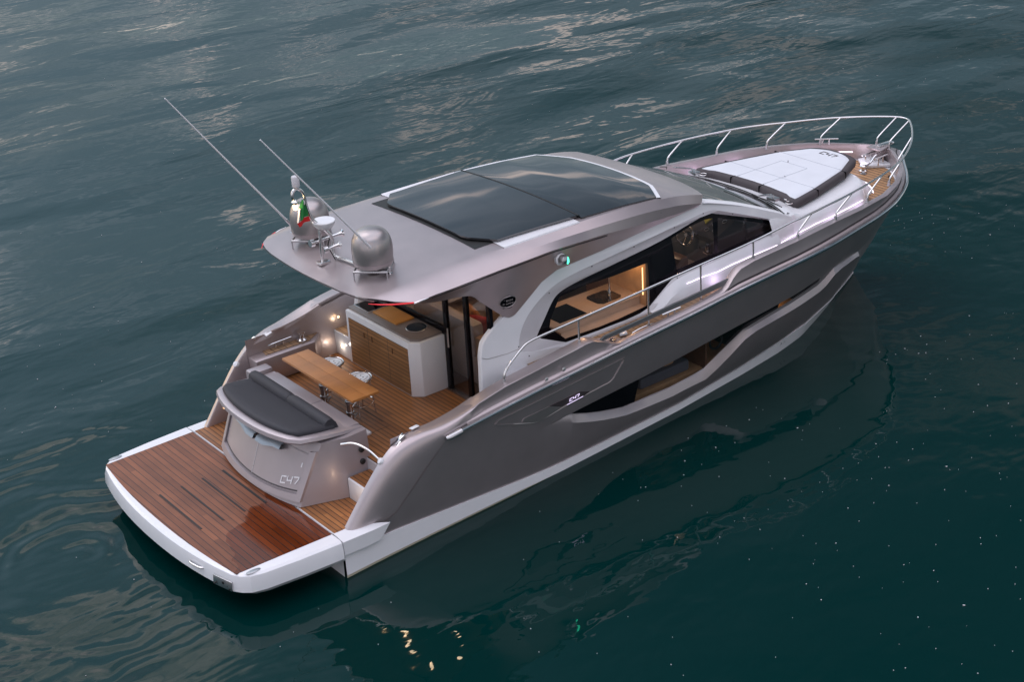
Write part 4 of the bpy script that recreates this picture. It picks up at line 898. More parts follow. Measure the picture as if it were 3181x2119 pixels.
for u in us:
    r_ = []
    for f_ in (0, .25, .5, .7, .85, .95, 1.0):
        y = f_*1.45; xa, xf = xar(y), xfr(y); x = xa + u*(xf - xa); yy = f_*ridge(x); r_.append((x, -yy, zroof(x, yy)))
    # upper and lower creases
    xa, xf = 1.44, 6.96; x = xa + u*(xf - xa); r_.append((x, -interp(x, [1.4, 2.2, 3.4, 4.2, 5, 5.9, 6.97], [1.60, 1.64, 1.63, 1.62, 1.585, 1.52, 1.45]), interp(x, [1.4, 1.8, 2.6, 3.4, 4.2, 5, 5.9, 6.5, 6.97], [3.285, 3.34, 3.375, 3.385, 3.375, 3.34, 3.27, 3.19, 3.085])))
    xa, xf = 1.66, 6.90; x = xa + u*(xf - xa); r_.append((x, -interp(x, [1.66, 2.1, 3.4, 4.2, 4.95, 5.9, 6.9], [1.735, 1.775, 1.745, 1.70, 1.62, 1.53, 1.445]), interp(x, [1.66, 2, 3.1, 4, 4.9, 5.9, 6.5, 6.9], [3.255, 3.285, 3.305, 3.30, 3.225, 3.11, 3.07, 3.065])))
    rws.append(r_)
m = MB(); m.loft(rws); m.mirror(); roof = m.build('hardtop_roof', TAUPE, Y, ang=16)
crease = [r_[-1] for r_ in rws]
# side wings of the roof (underside face down to the white frame)
bz = lambda x: interp(x, [1.6, 1.9, 2.08, 2.35, 2.56, 2.68, 2.75, 2.82, 3.19, 3.28, 3.36, 3.42, 3.656, 3.89, 4.171, 5.0, 5.864, 6.467, 6.9], [3.19, 3.085, 3.05, 3.01, 2.982, 2.955, 2.90, 2.83, 2.49, 2.452, 2.455, 2.487, 2.631, 2.778, 2.869, 2.916, 2.986, 3.022, 3.055])
xs_ = [1.68, 1.75, 1.9, 2.08, 2.3, 2.5, 2.6, 2.68, 2.75, 2.82, 2.95, 3.07, 3.19, 3.24, 3.28, 3.33, 3.38, 3.42, 3.5, 3.656, 3.8, 3.89, 4.0, 4.171, 4.5, 5.0, 5.4, 5.864, 6.2, 6.467, 6.7, 6.9]
def cre(x):
    for a, b in zip(crease[:-1], crease[1:]):
        if a[0] <= x <= b[0]: t = (x - a[0])/(b[0] - a[0]); return tuple(a[i] + t*(b[i] - a[i]) for i in range(3))
    return crease[0] if x < crease[0][0] else crease[-1]
yb_ = lambda x, z: min(abs(cre(x)[1]) - .02, interp(x, [1.6, 2.4, 3.2], [1.50, 1.50, ysw(3.2, 2.6) + .012]) if x < 3.2 else ysw(x, z) + .012)
top = []; t2 = []; mid = []; bot = []; bot2 = []
for x in xs_:
    c = cre(x); z = min(bz(x), c[2] - .012); y = yb_(x, z)
    top.append(c); t2.append((x, c[1] + .012, c[2] - .02)); bot.append((x, -y, z)); bot2.append((x, -(y - .05), z + .012))
    mid.append((x, -(y + (abs(c[1]) - y)*.45), z + (c[2] - z)*.55))
m = MB(); m.loft([top, t2, mid, bot, bot2], flip=True); m.pair(); wing_ = m.build('roof_wing', TAUPE, roof, ang=22)
m = MB(); m.loft([[(x, y - .003, z - .006) for x, y, z in t2[2:-6]], [(x, y + .004, z - .026) for x, y, z in t2[2:-6]]]); m.pair(); m.build('roof_groove', DARK, roof)
# soffit with downlights
xs2 = [x for x in xs_ if x < 3.3]
m = MB(); m.loft([[(x, -(yb_(x, bz(x)) - .03), min(bz(x), cre(x)[2]-.012) + .012) for x in xs2 if x < 2.8], [(x, -1.2, 3.13) for x in xs2 if x < 2.8], [(x, 0, 3.15) for x in xs2 if x < 2.8]]); m.mirror()
m.loft([[(1.68, y, z) for y, z in ((-1.45, 3.19), (-.7, 3.16), (0, 3.15), (.7, 3.16), (1.45, 3.19))], [(xar(abs(y)) + .03, y, zroof(xar(abs(y)), y) - .02) for y in (-1.40, -.7, 0, .7, 1.40)]])
m.add([(2.75, -1.4, 3.12), (7.0, -1.3, 3.02), (7.0, 1.3, 3.02), (2.75, 1.4, 3.12)], [(0, 1, 2, 3)])
sof = m.build('soffit', OFFW, roof, ang=40)
for x, y in [(1.9, -1.0), (1.9, -.55), (1.9, 1.0), (1.9, .1), (2.35, -1.25), (2.6, -.9), (2.6, .3)]:
    m = MB(); m.lathe([(.028, 0), (.03, .008), (0, .01)], (x, y, 3.125), 16, (0, 0, -1)); m.build('downlight', WARM, sof)
    lamp('downlight_glow', (x, y, 3.08), 1.6, (1, .74, .48), .03, 'SPOT', 120, (0, 0, -1))
# red tail lamps in the roof corners
for s in (-1, 1):
    ln = [(1.20, 1.345, 3.262), (1.30, 1.475, 3.262), (1.42, 1.585, 3.262), (1.53, 1.66, 3.262), (1.64, 1.725, 3.262)]
    m = MB(); m.tube([(x - .006, s*(y + .004), z - .004) for x, y, z in ln], [.004, .008, .010, .011, .010], 8); m.build('tail_lamp', TAIL, roof)
    m = MB(); m.tube([(1.64, s*1.732, 3.245), (1.72, s*1.752, 3.262), (1.84, s*1.772, 3.272)], [.016, .012, .004], 8); m.build('tail_lamp_tip', CHROME, roof)
# aft edge thickness
m = MB(); ys_ = [-1.42 + 2.84*k/16 for k in range(17)]
m.loft([[(xar(abs(y)), y, zroof(xar(abs(y)), min(abs(y), 1.45))) for y in ys_], [(xar(abs(y)) + .012, y, zroof(xar(abs(y)), min(abs(y), 1.45)) - .03) for y in ys_]]); m.build('roof_edge', TAUPE, roof)
# sunroof: white gutter, sliding pane, fixed pane
m = MB(); gx_ = [3.30, 3.6, 4.0, 4.4, 4.62]
for s in (-1, 1):
    m = MB(); m.loft([[(x, s*1.20, zroof(x, 1.2) + .006) for x in gx_], [(x, s*(ridge(x) - .02), zroof(x, ridge(x)) + .008) for x in gx_], [(x, s*(ridge(x) + .002), zroof(x, ridge(x)) + (.022 if s > 0 else .012)) for x in gx_], [(x, s*(ridge(x) + .012), zroof(x, ridge(x)) - .006) for x in gx_]])
    m.build('sunroof_gutter', WHITE, roof, ang=40)
def pane(pts, lift, th, name, mt):
    P = [Vector((x, y, zroof(x, y) + lift)) for x, y in pts]
    m = MB(); cs = []
    # grid fill: cut into transverse ribs
    xsr = sorted(set(x for x, y in pts)); x0, x1 = xsr[0], xsr[-1]
    N = 10; M_ = 12; rw_ = []
    half = [(x, abs(y)) for x, y in pts if y >= 0]
    return P
def pane_mesh(xa_f, xf_f, ymax_f, lift, name, mt, n=14, mm=12, th=.02):
    rr_ = []
    for j in range(-mm, mm + 1):
        v = j/mm; r_ = []
        for i in range(n + 1):
            u = i/n; y0 = v*ymax_f(0); 
            xa, xf = xa_f(abs(v)), xf_f(abs(v)); x = xa + (xf - xa)*u; y = v*ymax_f(x); r_.append((x, y, zroof(x, y) + lift))
        rr_.append(r_)
    m = MB(); m.loft(rr_)
    ring = rr_[0] + [r_[-1] for r_ in rr_[1:]] + rr_[-1][-2::-1] + [r_[0] for r_ in rr_[-2:0:-1]]
    m.loft([ring + ring[:1], [(x, y, z - th) for x, y, z in ring + ring[:1]]])
    return m.build(name, mt, roof, ang=30)
# sliding pane with clipped aft corners
pane_mesh(lambda v: 3.04 + max(0, v - .72)*1.05, lambda v: 4.68, lambda x: 1.285 if x < 3.5 else interp(x, [3.5, 4.7], [1.285, 1.35]), .050, 'sliding_pane', SUNROOF, th=.03)
m = MB(); m.loft([[(x, y, zroof(x, abs(y)) + .004) for y in (-1.25, -.6, 0, .6, 1.25)] for x in (2.98, 3.12, 3.3)]); m.build('pane_painted_shadow', RUBBER, roof)  # black sheet painted in as the shadow below the raised pane's aft edge
fpane = lambda v: 6.50 - .17*v**2 - max(0, v - .66)*.55
pane_mesh(lambda v: 4.715, fpane, lambda x: interp(x, [4.7, 5.4, 6.1, 6.5], [1.40, 1.385, 1.365, 1.35]), .022, 'fixed_pane', SUNROOF, th=.03)
m = MB(); m.loft([[(x, y, zroof(x, abs(y)) + z) for y in [-1.36 + 2.72*k/16 for k in range(17)]] for x, z in ((4.672, .02), (4.672, .054), (4.70, .054), (4.725, .024))]); m.build('pane_joint', RUBBER, roof)
# white rim round the fixed pane: front arc and port/starboard edges
rim = []
for v in [i/12 for i in range(-12, 13)]:
    xx = fpane(abs(v)); yy_ = v*interp(xx, [4.7, 5.4, 6.1, 6.5], [1.40, 1.385, 1.365, 1.35]); rim.append((xx, yy_))
port_edge = [(x, interp(x, [4.7, 5.4, 6.1, 6.5], [1.40, 1.385, 1.365, 1.35])) for x in (4.62, 5.0, 5.4, 5.8)]
path = rim + [(x, y) for x, y in port_edge[::-1]]
inner = [(x, y) for x, y in path]; outer = []
for i, (x, y) in enumerate(path):
    a = path[max(0, i-1)]; b = path[min(len(path)-1, i+1)]; dx, dy = b[0]-a[0], b[1]-a[1]; L_ = math.hypot(dx, dy); outer.append((x + dy/L_*.062, y - dx/L_*.062))
m = MB(); m.loft([[(x, y, zroof(x, y) + .012) for x, y in inner], [(x, y, zroof(x, y) + .020) for x, y in outer], [(x + (x - a)*.12, y + (y - b)*.12, zroof(x, y) - .004) for (x, y), (a, b) in zip(outer, inner)]]); m.build('sunroof_rim', WHITE, roof, ang=40)
for s in (-1, 1):
    m = MB(); c = (6.1, s*1.50, 3.20); m.lathe([(.018, 0), (.012, .004), (0, .005)], c, 12, (.2, s*.8, .5)); m.build('roof_port', RUBBER, roof)

# ------------------------------------------------------------------ windscreen, wipers
rws = []
for k in range(13):
    v = -1 + k/6; y1 = v*1.44; y0 = v*1.44
    x1 = xfr(y1) - .01; z1 = interp(abs(v), [0, .7, 1], [3.095, 3.085, 3.07]) - .004
    x0 = 9.02 - .32*abs(v)**2.2; z0 = 2.43 - .0*abs(v)
    r_ = []
    for i in range(7):
        u = i/6; b = math.sin(u*math.pi)*.045; r_.append((x1 + (x0 - x1)*u, y1 + (y0 - y1)*u, z1 + (z0 - z1)*u + b))
    rws.append(r_)
m = MB(); m.loft(rws); ws = m.build('windscreen', WSGL, Y, ang=60)
m = MB(); m.loft([[(p[0] - .10, p[1], p[2] + .042) for p in [r_[-1] for r_ in rws]], [(p[0] + .005, p[1], p[2] - .002) for p in [r_[-1] for r_ in rws]]]); m.build('screen_base', BLACK, ws)
m = MB(); m.tube([(p[0] + .02, p[1], p[2] + .005) for p in [r_[-1] for r_ in rws]], .012, 6); m.build('screen_seal', RUBBER, ws)
m = MB(); m.add([(7.3, -1.3, 2.30), (8.95, -1.35, 2.36), (8.95, 1.35, 2.36), (7.3, 1.3, 2.30)], [(0, 1, 2, 3)]); m.add([(7.3, -1.3, 2.30), (7.3, 1.3, 2.30), (7.2, 1.3, 1.6), (7.2, -1.3, 1.6)], [(0, 1, 2, 3)]); m.build('dashboard', GREYC, Y)
for s in (-1, 1):
    m = MB(); m.tube([(9.05, s*.92, 2.46), (9.03, s*.92, 2.52), (8.66, s*.98, 2.63)], .012, 6); m.tube([(9.07, s*.86, 2.46), (9.05, s*.86, 2.52), (8.66, s*.96, 2.63)], .009, 6)
    m.box((9.0, s*.80, 2.425), (9.12, s*.98, 2.475)); wp = m.build('wiper_arm', STEEL, ws, bevel=.004)
    m = MB(); bl = [(8.22, s*.66, 2.79), (8.45, s*.90, 2.70), (8.66, s*1.12, 2.60), (8.74, s*1.38, 2.52)]
    m.tube(bl, .008, 6); m.build('wiper_blade', RUBBER, wp)

# ------------------------------------------------------------------ aft bulkhead: glass doors in black frames
m = MB()
for y in (-.40, -.90, -1.44): m.box((2.985, y - .045, 1.07), (3.035, y + .045, 2.98))
m.box((2.985, -1.46, 2.95), (3.035, 1.5, 3.05)); m.box((2.985, -.36, 1.90), (3.035, 1.5, 2.02)); m.box((2.985, 1.44, 1.9), (3.035, 1.52, 3.0))
bk = m.build('door_frame', BLACK, Y, bevel=.005)
m = MB(); m.box((3.005, -1.42, 1.08), (3.012, -.43, 2.95)); m.build('glass_door', GLASS, bk)
m = MB(); m.box((3.005, -.36, 2.02), (3.012, 1.45, 2.95)); m.build('bar_window', GLASS, bk)
m = MB(); m.tube([(2.965, -.47, 1.75), (2.965, -.47, 2.05)], .014, 8); m.build('door_pull', CHROME, bk)
# cabin interior
m = MB(); m.box((3.35, -.62, 1.05), (4.2, .3, 1.50)); sf = m.build('sofa_base', SOFA, Y, bevel=.06)
m = MB(); m.box((3.30, -.62, 1.5), (3.50, .9, 2.02)); m.build('sofa_back', SOFA, sf, bevel=.07)
m = MB(); m.box((3.5, .3, 1.05), (4.2, 1.45, 1.5)); m.box((3.5, 1.15, 1.5), (5.6, 1.45, 2.0)); m.box((4.2, .85, 1.05), (5.6, 1.45, 1.5)); m.build('corner_sofa', SOFA, sf, bevel=.06)
m = MB(); m.box((3.2, -1.42, 1.05), (4.25, -1.05, 1.86)); m.build('cabinet', BROWN, Y, bevel=.01)
def pillow(name, c, rot, sz, mt, label):
    m = MB(); N = 8; rr_ = []
    for sgn in (1, -1):
        g = []
        for i in range(N+1):
            r_ = []
            for j in range(N+1):
                u = -1 + 2*i/N; v = -1 + 2*j/N; h = sgn*.30*max(0, (1 - u**4)*(1 - v**4))**.5
                r_.append((u*(1 - .06*v*v), v*(1 - .06*u*u), h))
            g.append(r_)
        rr_.append(g)
    M_ = Matrix.Translation(c) @ Matrix.Rotation(R(rot[2]), 4, 'Z') @ Matrix.Rotation(R(rot[1]), 4, 'Y') @ Matrix.Rotation(R(rot[0]), 4, 'X')
    for g in rr_: m.loft([[tuple(M_ @ Vector((x*sz, y*sz, z*sz))) for x, y, z in r_] for r_ in g])
    return tag(m.build(name, mt, ang=180), label, 'pillow')
pillow('pillow', (3.62, -.42, 1.86), (0, 65, 20), .20, REDC, 'red scatter pillow propped on the saloon sofa behind the glass door')
pillow('pillow', (3.72, -.10, 1.88), (0, 60, -15), .21, ORANGE, 'tan scatter pillow propped on the saloon sofa behind the bar')
# galley behind the starboard window
m = MB(); m.box((4.20, -1.30, 1.05), (5.84, -.665, 1.895)); gal = m.build('galley', BEIGE, Y)
m = MB(); m.box((4.20, -1.312, 1.895), (5.84, -.655, 1.925)); m.build('galley_counter', BEIGE, gal, bevel=.004)
m = MB(); m.box((4.0, -1.56, 1.70), (5.9, -1.30, 1.785)); m.build('window_sill', BEIGE, gal)
m = MB(); m.box((4.36, -1.26, 1.926), (4.86, -.80, 1.932)); m.build('cooktop', BLACK, gal)
m = MB(); m.box((3.30, -1.5, 1.06), (4.18, -.66, 1.86)); m.build('cabinet', OAK, gal)
sx0, sx1, sy0, sy1 = 5.20, 5.62, -1.17, -.82
m = MB()
oc = [(sx0, sy0+.06), (sx0+.06, sy0), (sx1-.06, sy0), (sx1, sy0+.06), (sx1, sy1-.06), (sx1-.06, sy1), (sx0+.06, sy1), (sx0, sy1-.06)]
mid_ = ((sx0+sx1)/2, (sy0+sy1)/2)
sc_ = lambda k, z: [(mid_[0] + (x - mid_[0])*k, mid_[1] + (y - mid_[1])*k, z) for x, y in oc]
m.loft([l + l[:1] for l in (sc_(1.08, 1.928), sc_(1.0, 1.93), sc_(.97, 1.927), sc_(.90, 1.926))]); m.add(sc_(.90, 1.9265), [tuple(range(8))]); m.build('sink', mat('sink_steel', (.30, .26, .22), .16, 1., bump=.7, bscale=14), gal, ang=40)
m = MB(); m.tube(smooth_pts([(5.58, -.93, 1.93), (5.58, -.93, 2.22), (5.52, -.97, 2.30), (5.44, -1.02, 2.22)], 4), .013, 8); m.lathe([(.03, 0), (.025, .05), (0, .05)], (5.58, -.93, 1.93), 12); m.build('faucet', CHROME, gal)
m = MB(); m.box((5.84, -1.44, 1.785), (5.92, -.62, 2.50)); m.build('galley_column', OAK, gal)
m = MB(); m.box((5.832, -1.385, 1.95), (5.838, -1.372, 2.38)); m.build('column_light', WARMS, gal)
m = MB(); m.box((4.1, -.60, 1.05), (6.0, -.56, 1.70)); m.build('galley_back', BROWN, gal)
m = MB(); m.box((5.835, -.60, 1.05), (5.9, -.1, 2.3)); m.build('tall_cabinet', BROWN, gal)
m = MB(); m.box((4.3, -1.22, 2.62), (5.8, -.9, 2.70)); m.build('overhead_locker', BROWN, gal)
lamp('galley_light', (5.0, -1.05, 2.58), 5, (1, .62, .34), .06)
lamp('galley_light', (5.65, -1.25, 2.45), 2.5, (1, .60, .30), .04)
lamp('saloon_light', (3.7, -.2, 2.85), 8, (1, .66, .40), .08)
lamp('saloon_light', (4.6, .7, 2.8), 6, (1, .66, .40), .08)
# helm
m = MB(); m.box((6.62, -1.42, 1.05), (7.26, -.60, 1.95)); hm = m.build('helm_seat_base', SOFA, Y, bevel=.03)
m = MB(); m.box((6.55, -1.40, 1.95), (6.75, -.55, 2.30)); m.build('helm_seat', BROWN, hm, bevel=.06)
m = MB(); m.prism([(7.30, -1.35, 1.9), (7.30, -1.35, 2.38), (7.75, -1.35, 2.56), (8.0, -1.35, 2.45), (8.0, -1.35, 1.9)], (0, .85, 0)); hc = m.build('helm_console', DARK, Y, bevel=.02)
m = MB(); m.tube([(7.06 + .06*math.sin(a)*.6, -.98 + .17*math.cos(a), 2.44 + .16*math.sin(a)) for a in [2*math.pi*k/28 for k in range(28)]], .016, 8, closed=True)
for a in (.5, 2.6, 4.7): m.tube([(7.10, -.98, 2.42), (7.06 + .036*math.sin(a), -.98 + .17*math.cos(a), 2.44 + .16*math.sin(a))], .012, 6)
m.cyl((7.08, -.98, 2.43), (7.32, -.98, 2.36), .03, 10); m.build('steering_wheel', CHROME, hc)
m = MB(); m.prism([(7.50, -.98, 2.475), (7.70, -.98, 2.555), (7.62, -.78, 2.525)], (-.01, 0, .02)); m.build('warning_triangle', YELLOW, hc)
for x, y in [(7.45, -1.22), (7.55, -1.12), (7.66, -1.22), (7.42, -1.08)]:
    m = MB(); m.tube([(x + .035*math.cos(a), y + .035*math.sin(a), 2.38 + (x-7.3)*.40 + .02 + .014*math.cos(a)) for a in [2*math.pi*k/20 for k in range(20)]], .005, 5, closed=True); m.build('gauge_ring', STEEL, hc)
m = MB(); m.box((7.2, -1.32, 2.16), (7.34, -1.22, 2.20)); m.box((7.22, -1.29, 2.20), (7.28, -1.25, 2.32)); m.build('throttle', CHROME, hc, bevel=.006)
lamp('helm_light', (6.8, -.9, 2.85), 7, (1, .70, .45), .05)
m = MB(); m.box((8.0, -1.38, 2.30), (8.5, -.7, 2.36)); m.build('dash_pad', GREYC, hc, bevel=.02)
# guest cabin behind the hull glass
m = MB(); m.box((4.9, -1.62, .30), (7.6, -1.0, .52)); cb_ = m.build('guest_berth', OAK, Y)
m = MB(); m.box((4.9, -1.02, .3), (7.6, -.98, 1.5)); m.build('cabin_lining', OAK, cb_)
m = MB(); m.box((5.6, -1.55, .52), (6.6, -1.05, .70)); m.build('mattress', GREYC, cb_, bevel=.05)
m = MB(); m.box((6.10, -1.50, .70), (6.34, -1.15, .86)); m.build('headrest', OAK, cb_, bevel=.05)
m = MB(); m.box((6.8, -1.68, .50), (6.84, -1.05, 1.2)); m.build('mirror_panel', BROWN, cb_)
m = MB(); m.tube([(7.10 + .13*math.cos(a), -1.60, .86 + .13*math.sin(a)) for a in [2*math.pi*k/24 for k in range(24)]], .02, 6, closed=True); m.build('mirror_ring', RUBBER, cb_)
m = MB(); m.box((8.2, -1.66, .9), (8.9, -1.3, .96)); m.box((8.36, -1.62, .96), (8.44, -1.4, 1.12)); m.build('forward_berth', OAK, cb_)
lamp('guest_cabin_light', (6.0, -1.30, 1.0), 6, (1, .58, .18), .04)
lamp('guest_cabin_light', (8.5, -1.45, 1.12), .8, (1, .58, .18), .03)

# ------------------------------------------------------------------ guard rails
def base_z(x): return max(zg(x, -1), fz(xrail(x)) + .055) + .004
stan = [(2.756, 2.03, 1.79, None), (4.07, 2.03, 1.95, None), (5.352, 2.03, 1.78, None), (6.374, 2.03, 1.82, None), (7.433, 2.04, 2.21, None), (8.43, 2.0, 2.26, (8.70, 2.02, 2.60)), (9.38, 1.90, 2.265, (9.75, 1.90, 2.62)), (10.36, 1.69, 2.25, (10.72, 1.69, 2.62)), (11.27, 1.37, 2.215, (11.69, 1.32, 2.60)), (12.09, .86, 2.215, (12.53, .79, 2.61)), (12.74, .14, 2.20, (13.25, .14, 2.59))]
top_r = [(2.756, 2.03, 1.80), (2.762, 2.03, 1.93), (2.80, 2.03, 2.0), (2.86, 2.03, 2.07), (3.10, 2.03, 2.245), (3.22, 2.03, 2.285), (3.42, 2.03, 2.303), (4.08, 2.03, 2.335), (5.345, 2.03, 2.40), (6.37, 2.03, 2.455), (7.42, 2.035, 2.51), (8.2, 2.03, 2.58), (8.70, 2.02, 2.605), (9.75, 1.90, 2.62), (10.72, 1.69, 2.62), (11.25, 1.52, 2.61), (11.69, 1.32, 2.60), (12.15, 1.06, 2.605), (12.53, .79, 2.61), (12.90, .48, 2.605), (13.12, .27, 2.60), (13.25, .13, 2.592), (13.29, 0, 2.59)]
full = [(x, -y, z) for x, y, z in top_r] + [(x, y, z) for x, y, z in top_r[-2::-1]]
m = MB(); m.tube(smooth_pts(full, 4), .0165, 10); rail = m.build('guard_rail', CHROME, Y, ang=60)
ztop = lambda x: interp(x, [p[0] for p in top_r[6:]], [p[2] for p in top_r[6:]])
for x, y, z, tp in stan:
    for s in (-1, 1):
        m = MB()
        if tp: m.tube(smooth_pts([(x, s*y, z), (x + .012, s*y, z + .09), (x + .06, s*y, z + .155), (tp[0], s*tp[1], tp[2])], 3), .0145, 8)
        elif x > 3: m.tube([(x, s*y, z), (x, s*y, ztop(x))], .014, 8)
        else: continue
        st_ = m.build('stanchion', CHROME, rail, ang=60)
        m = MB(); m.cyl((x, s*y, z - .01), (x, s*y, z + .075), .026, 12, .022); m.lathe([(.036, 0), (.034, .012), (.0, .012)], (x, s*y, z - .008), 14); m.build('stanchion_base', STEEL, st_, ang=40)
for s in (-1, 1):
    m = MB(); m.cyl((2.756, s*2.03, 1.79), (2.756, s*2.03, 1.88), .027, 12, .023); m.build('stanchion_base', STEEL, rail)
# boarding gate bars: flat bright bar spanning the side gate
for s in (-1, 1):
    m = MB(); m.prism([(4.40, s*2.055, 1.885), (4.50, s*2.055, 1.945), (7.07, s*2.058, 2.085), (7.0, s*2.058, 2.03), (6.78, s*2.058, 1.995), (4.55, s*2.055, 1.885)], (0, -s*.028, .004)); gbr = m.build('gate_bar', GUNM, Y, bevel=.004)
    # bulwark end returns either side of the gate
    m = MB(); m.prism([(4.42, s*2.06, 1.80), (4.46, s*1.92, 1.89), (4.80, s*1.90, 1.80), (4.92, s*2.0, 1.755), (4.70, s*2.10, 1.75)], (0, 0, -.10)); ge = m.build('gate_post', TAUPE, Y, bevel=.02)
    m = MB(); m.lathe([(.045, 0), (.05, .008), (.03, .012), (.015, .02), (0, .02)], (4.72, s*1.985, 1.80), 20, (.25, 0, 1)); m.build('gate_hinge', CHROME, ge)
    m = MB(); m.prism([(4.90, s*1.92, 1.765), (4.98, s*1.80, 1.765), (5.10, s*1.80, 1.765), (5.02, s*1.95, 1.765)], (0, 0, .03)); m.build('gate_step_trim', WHITE, ge, bevel=.006)
    m = MB(); m.tube(smooth_pts([(5.08, s*1.98, 1.775), (5.22, s*2.0, 1.81), (5.45, s*2.0, 1.81), (5.56, s*2.0, 1.78)], 4), .012, 8); m.build('fairlead_bar', CHROME, ge)

# ------------------------------------------------------------------ roof gear
for s in (1, -1):
    c = (1.68, s*.775, 3.47)
    prof = [(.17, 0), (.245, .03), (.262, .07), (.270, .16), (.272, .25), (.266, .33), (.248, .40), (.215, .46), (.165, .505), (.10, .53), (.04, .538), (0, .54)]
    prof = [(a[0]*1.0, a[1]) for a in prof]
    fine = [(q.x, q.y) for q in smooth_pts([(r_, h, 0) for r_, h in prof], 3)]
    m = MB(); m.lathe(fine, c, 48); rd = m.build('radome', SATIN, Y, ang=70)
    m = MB(); m.lathe([(.2635, .07), (.2665, .082), (.2665, .09), (.2685, .10)], c, 48, caps=False); m.build('radome_band', TAUPE, rd)
    m = MB(); sq = [(-.24, -.24), (.24, -.24), (.24, .24), (-.24, .24)]
    P = [(c[0] + (x*.707 - y*.707)*.92, c[1] + (x*.707 + y*.707)*.92, 3.47) for x, y in sq]; m.tube(P, .016, 8, closed=True)
    for p in P: m.tube([p, (p[0], p[1], 3.36)], .010, 6)
    m.lathe([(.10, -.06), (.12, .0), (.15, .03)], c, 20); m.build('radome_frame', STEEL, rd)
# antennas
for b, t_ in ((Vector((1.68, 1.30, 3.47)), Vector((.063, 1.30, 5.681))), (Vector((1.79, -.98, 3.50)), Vector((.151, -.98, 5.613)))):
    m = MB(); d = (t_ - b); m.tube([b + d*.03, b + d*.12, b + d*.5, t_], [.019, .016, .013, .009], 8); an = m.build('whip_antenna', WHITE, Y, ang=60)
    m = MB(); m.cyl(b, b + d*.05, .021, 10); m.build('antenna_ferrule', STEEL, an)
    m = MB(); m.cyl(b - Vector((0, 0, .10)), b, .014, 8); m.lathe([(.05, 0), (.05, .012), (.02, .02), (0, .02)], b - Vector((0, 0, .115)), 14); m.tube([b - Vector((.03, .05, 0)), b + Vector((.03, .05, 0))], .014, 8); m.build('antenna_mount', CHROME, an)
# light mast with horns, searchlight, lamp
m = MB(); m.tube(smooth_pts([(1.61, -.50, 3.43), (1.585, -.25, 3.425), (1.555, -.04, 3.43), (1.548, 0, 3.50), (1.552, 0, 3.68), (1.46, 0, 3.82), (1.29, 0, 4.02), (1.225, 0, 4.20), (1.20, 0, 4.38), (1.16, 0, 4.46), (1.10, 0, 4.50), (1.045, 0, 4.47), (1.03, 0, 4.40), (1.07, 0, 4.33), (1.19, 0, 4.27)], 5), .022, 10); mast = m.build('light_mast', CHROME, Y, ang=60)
m = MB(); m.tube([(1.37, 0, 3.38), (1.37, 0, 3.92)], .022, 10); m.box((1.30, -.06, 3.37), (1.46, .06, 3.40)); m.tube([(1.37, .0, 3.56), (1.55, .0, 3.58)], .014, 8); m.build('mast_strut', CHROME, mast, bevel=.004)
m = MB(); m.lathe([(.05, -.11), (.10, -.09), (.145, -.03), (.155, .01), (.15, .02), (.0, .022)], (1.45, 0, 3.945), 32); m.build('satellite_disc', WHITE, mast)
m = MB(); m.lathe([(.052, 0), (.052, .13), (.045, .14), (0, .142)], (1.10, 0, 4.53), 20); m.lathe([(.036, -.03), (.036, 0)], (1.10, 0, 4.53), 16); m.build('all_round_light', OFFW, mast)
m = MB(); m.lathe([(.015, -.055), (.030, -.045), (.034, .02), (.03, .04)], (1.055, 0, 4.27), 16); lb = m.build('mast_lamp', WARM, mast)
m = MB(); m.lathe([(.048, .03), (.05, .06), (.02, .09), (0, .09)], (1.055, 0, 4.27), 16); m.build('lamp_cap', CHROME, mast)
lamp('mast_lamp_glow', (.98, -.06, 4.24), 1.2, (1, .66, .30), .04)
for z, x0, x1, y in ((3.68, 1.25, 1.74, .04), (3.56, 1.40, 1.64, -.03)):
    m = MB(); m.tube([(x0, y, z), (x0 + .08, y, z), (x1 - .09, y, z + .01), (x1 - .02, y, z + .01), (x1, y, z + .01)], [.03, .018, .022, .034, .055], 14); m.lathe([(.05, 0), (.05, .06), (.03, .07)], (x0 - .02, y, z), 14, (1, 0, 0)); m.build('horn', CHROME, mast)
m = MB(); m.tube(smooth_pts([(1.50, -.02, 3.70), (1.46, -.03, 3.60), (1.50, -.05, 3.48), (1.53, -.06, 3.40)], 4), .008, 6); m.build('mast_cable', RUBBER, mast)
# flag hanging from the mast
fl_ = empty('flag', (1.2, 0, 4.2), 'small green white and red flag drooping from the light mast', 'flag')
def flagstrip(pts, name, mt):
    m = MB(); rr_ = []
    for a, b in pts:
        a, b = Vector(a), Vector(b); rr_.append([tuple(a.lerp(b, t) + Vector((0, .025*math.sin(t*7 + a.z*9), 0))) for t in [i/8 for i in range(9)]])
    m.loft(rr_); m.loft([[(x, y + .004, z) for x, y, z in r_] for r_ in rr_], flip=True); m.build(name, mt, fl_, ang=180)
flagstrip([((1.165, -.03, 4.335), (1.16, -.03, 4.335)), ((1.20, -.03, 4.22), (1.10, -.04, 4.24)), ((1.215, -.03, 4.10), (1.065, -.05, 4.075))], 'green_band', GREEN)
flagstrip([((1.10, -.046, 4.24), (1.085, -.05, 4.23)), ((1.068, -.05, 4.09), (1.02, -.06, 4.06))], 'white_band', FWHITE)
flagstrip([((1.213, -.034, 4.10), (1.02, -.06, 4.06)), ((1.222, -.034, 4.035), (1.04, -.06, 4.00))], 'red_band', FRED)
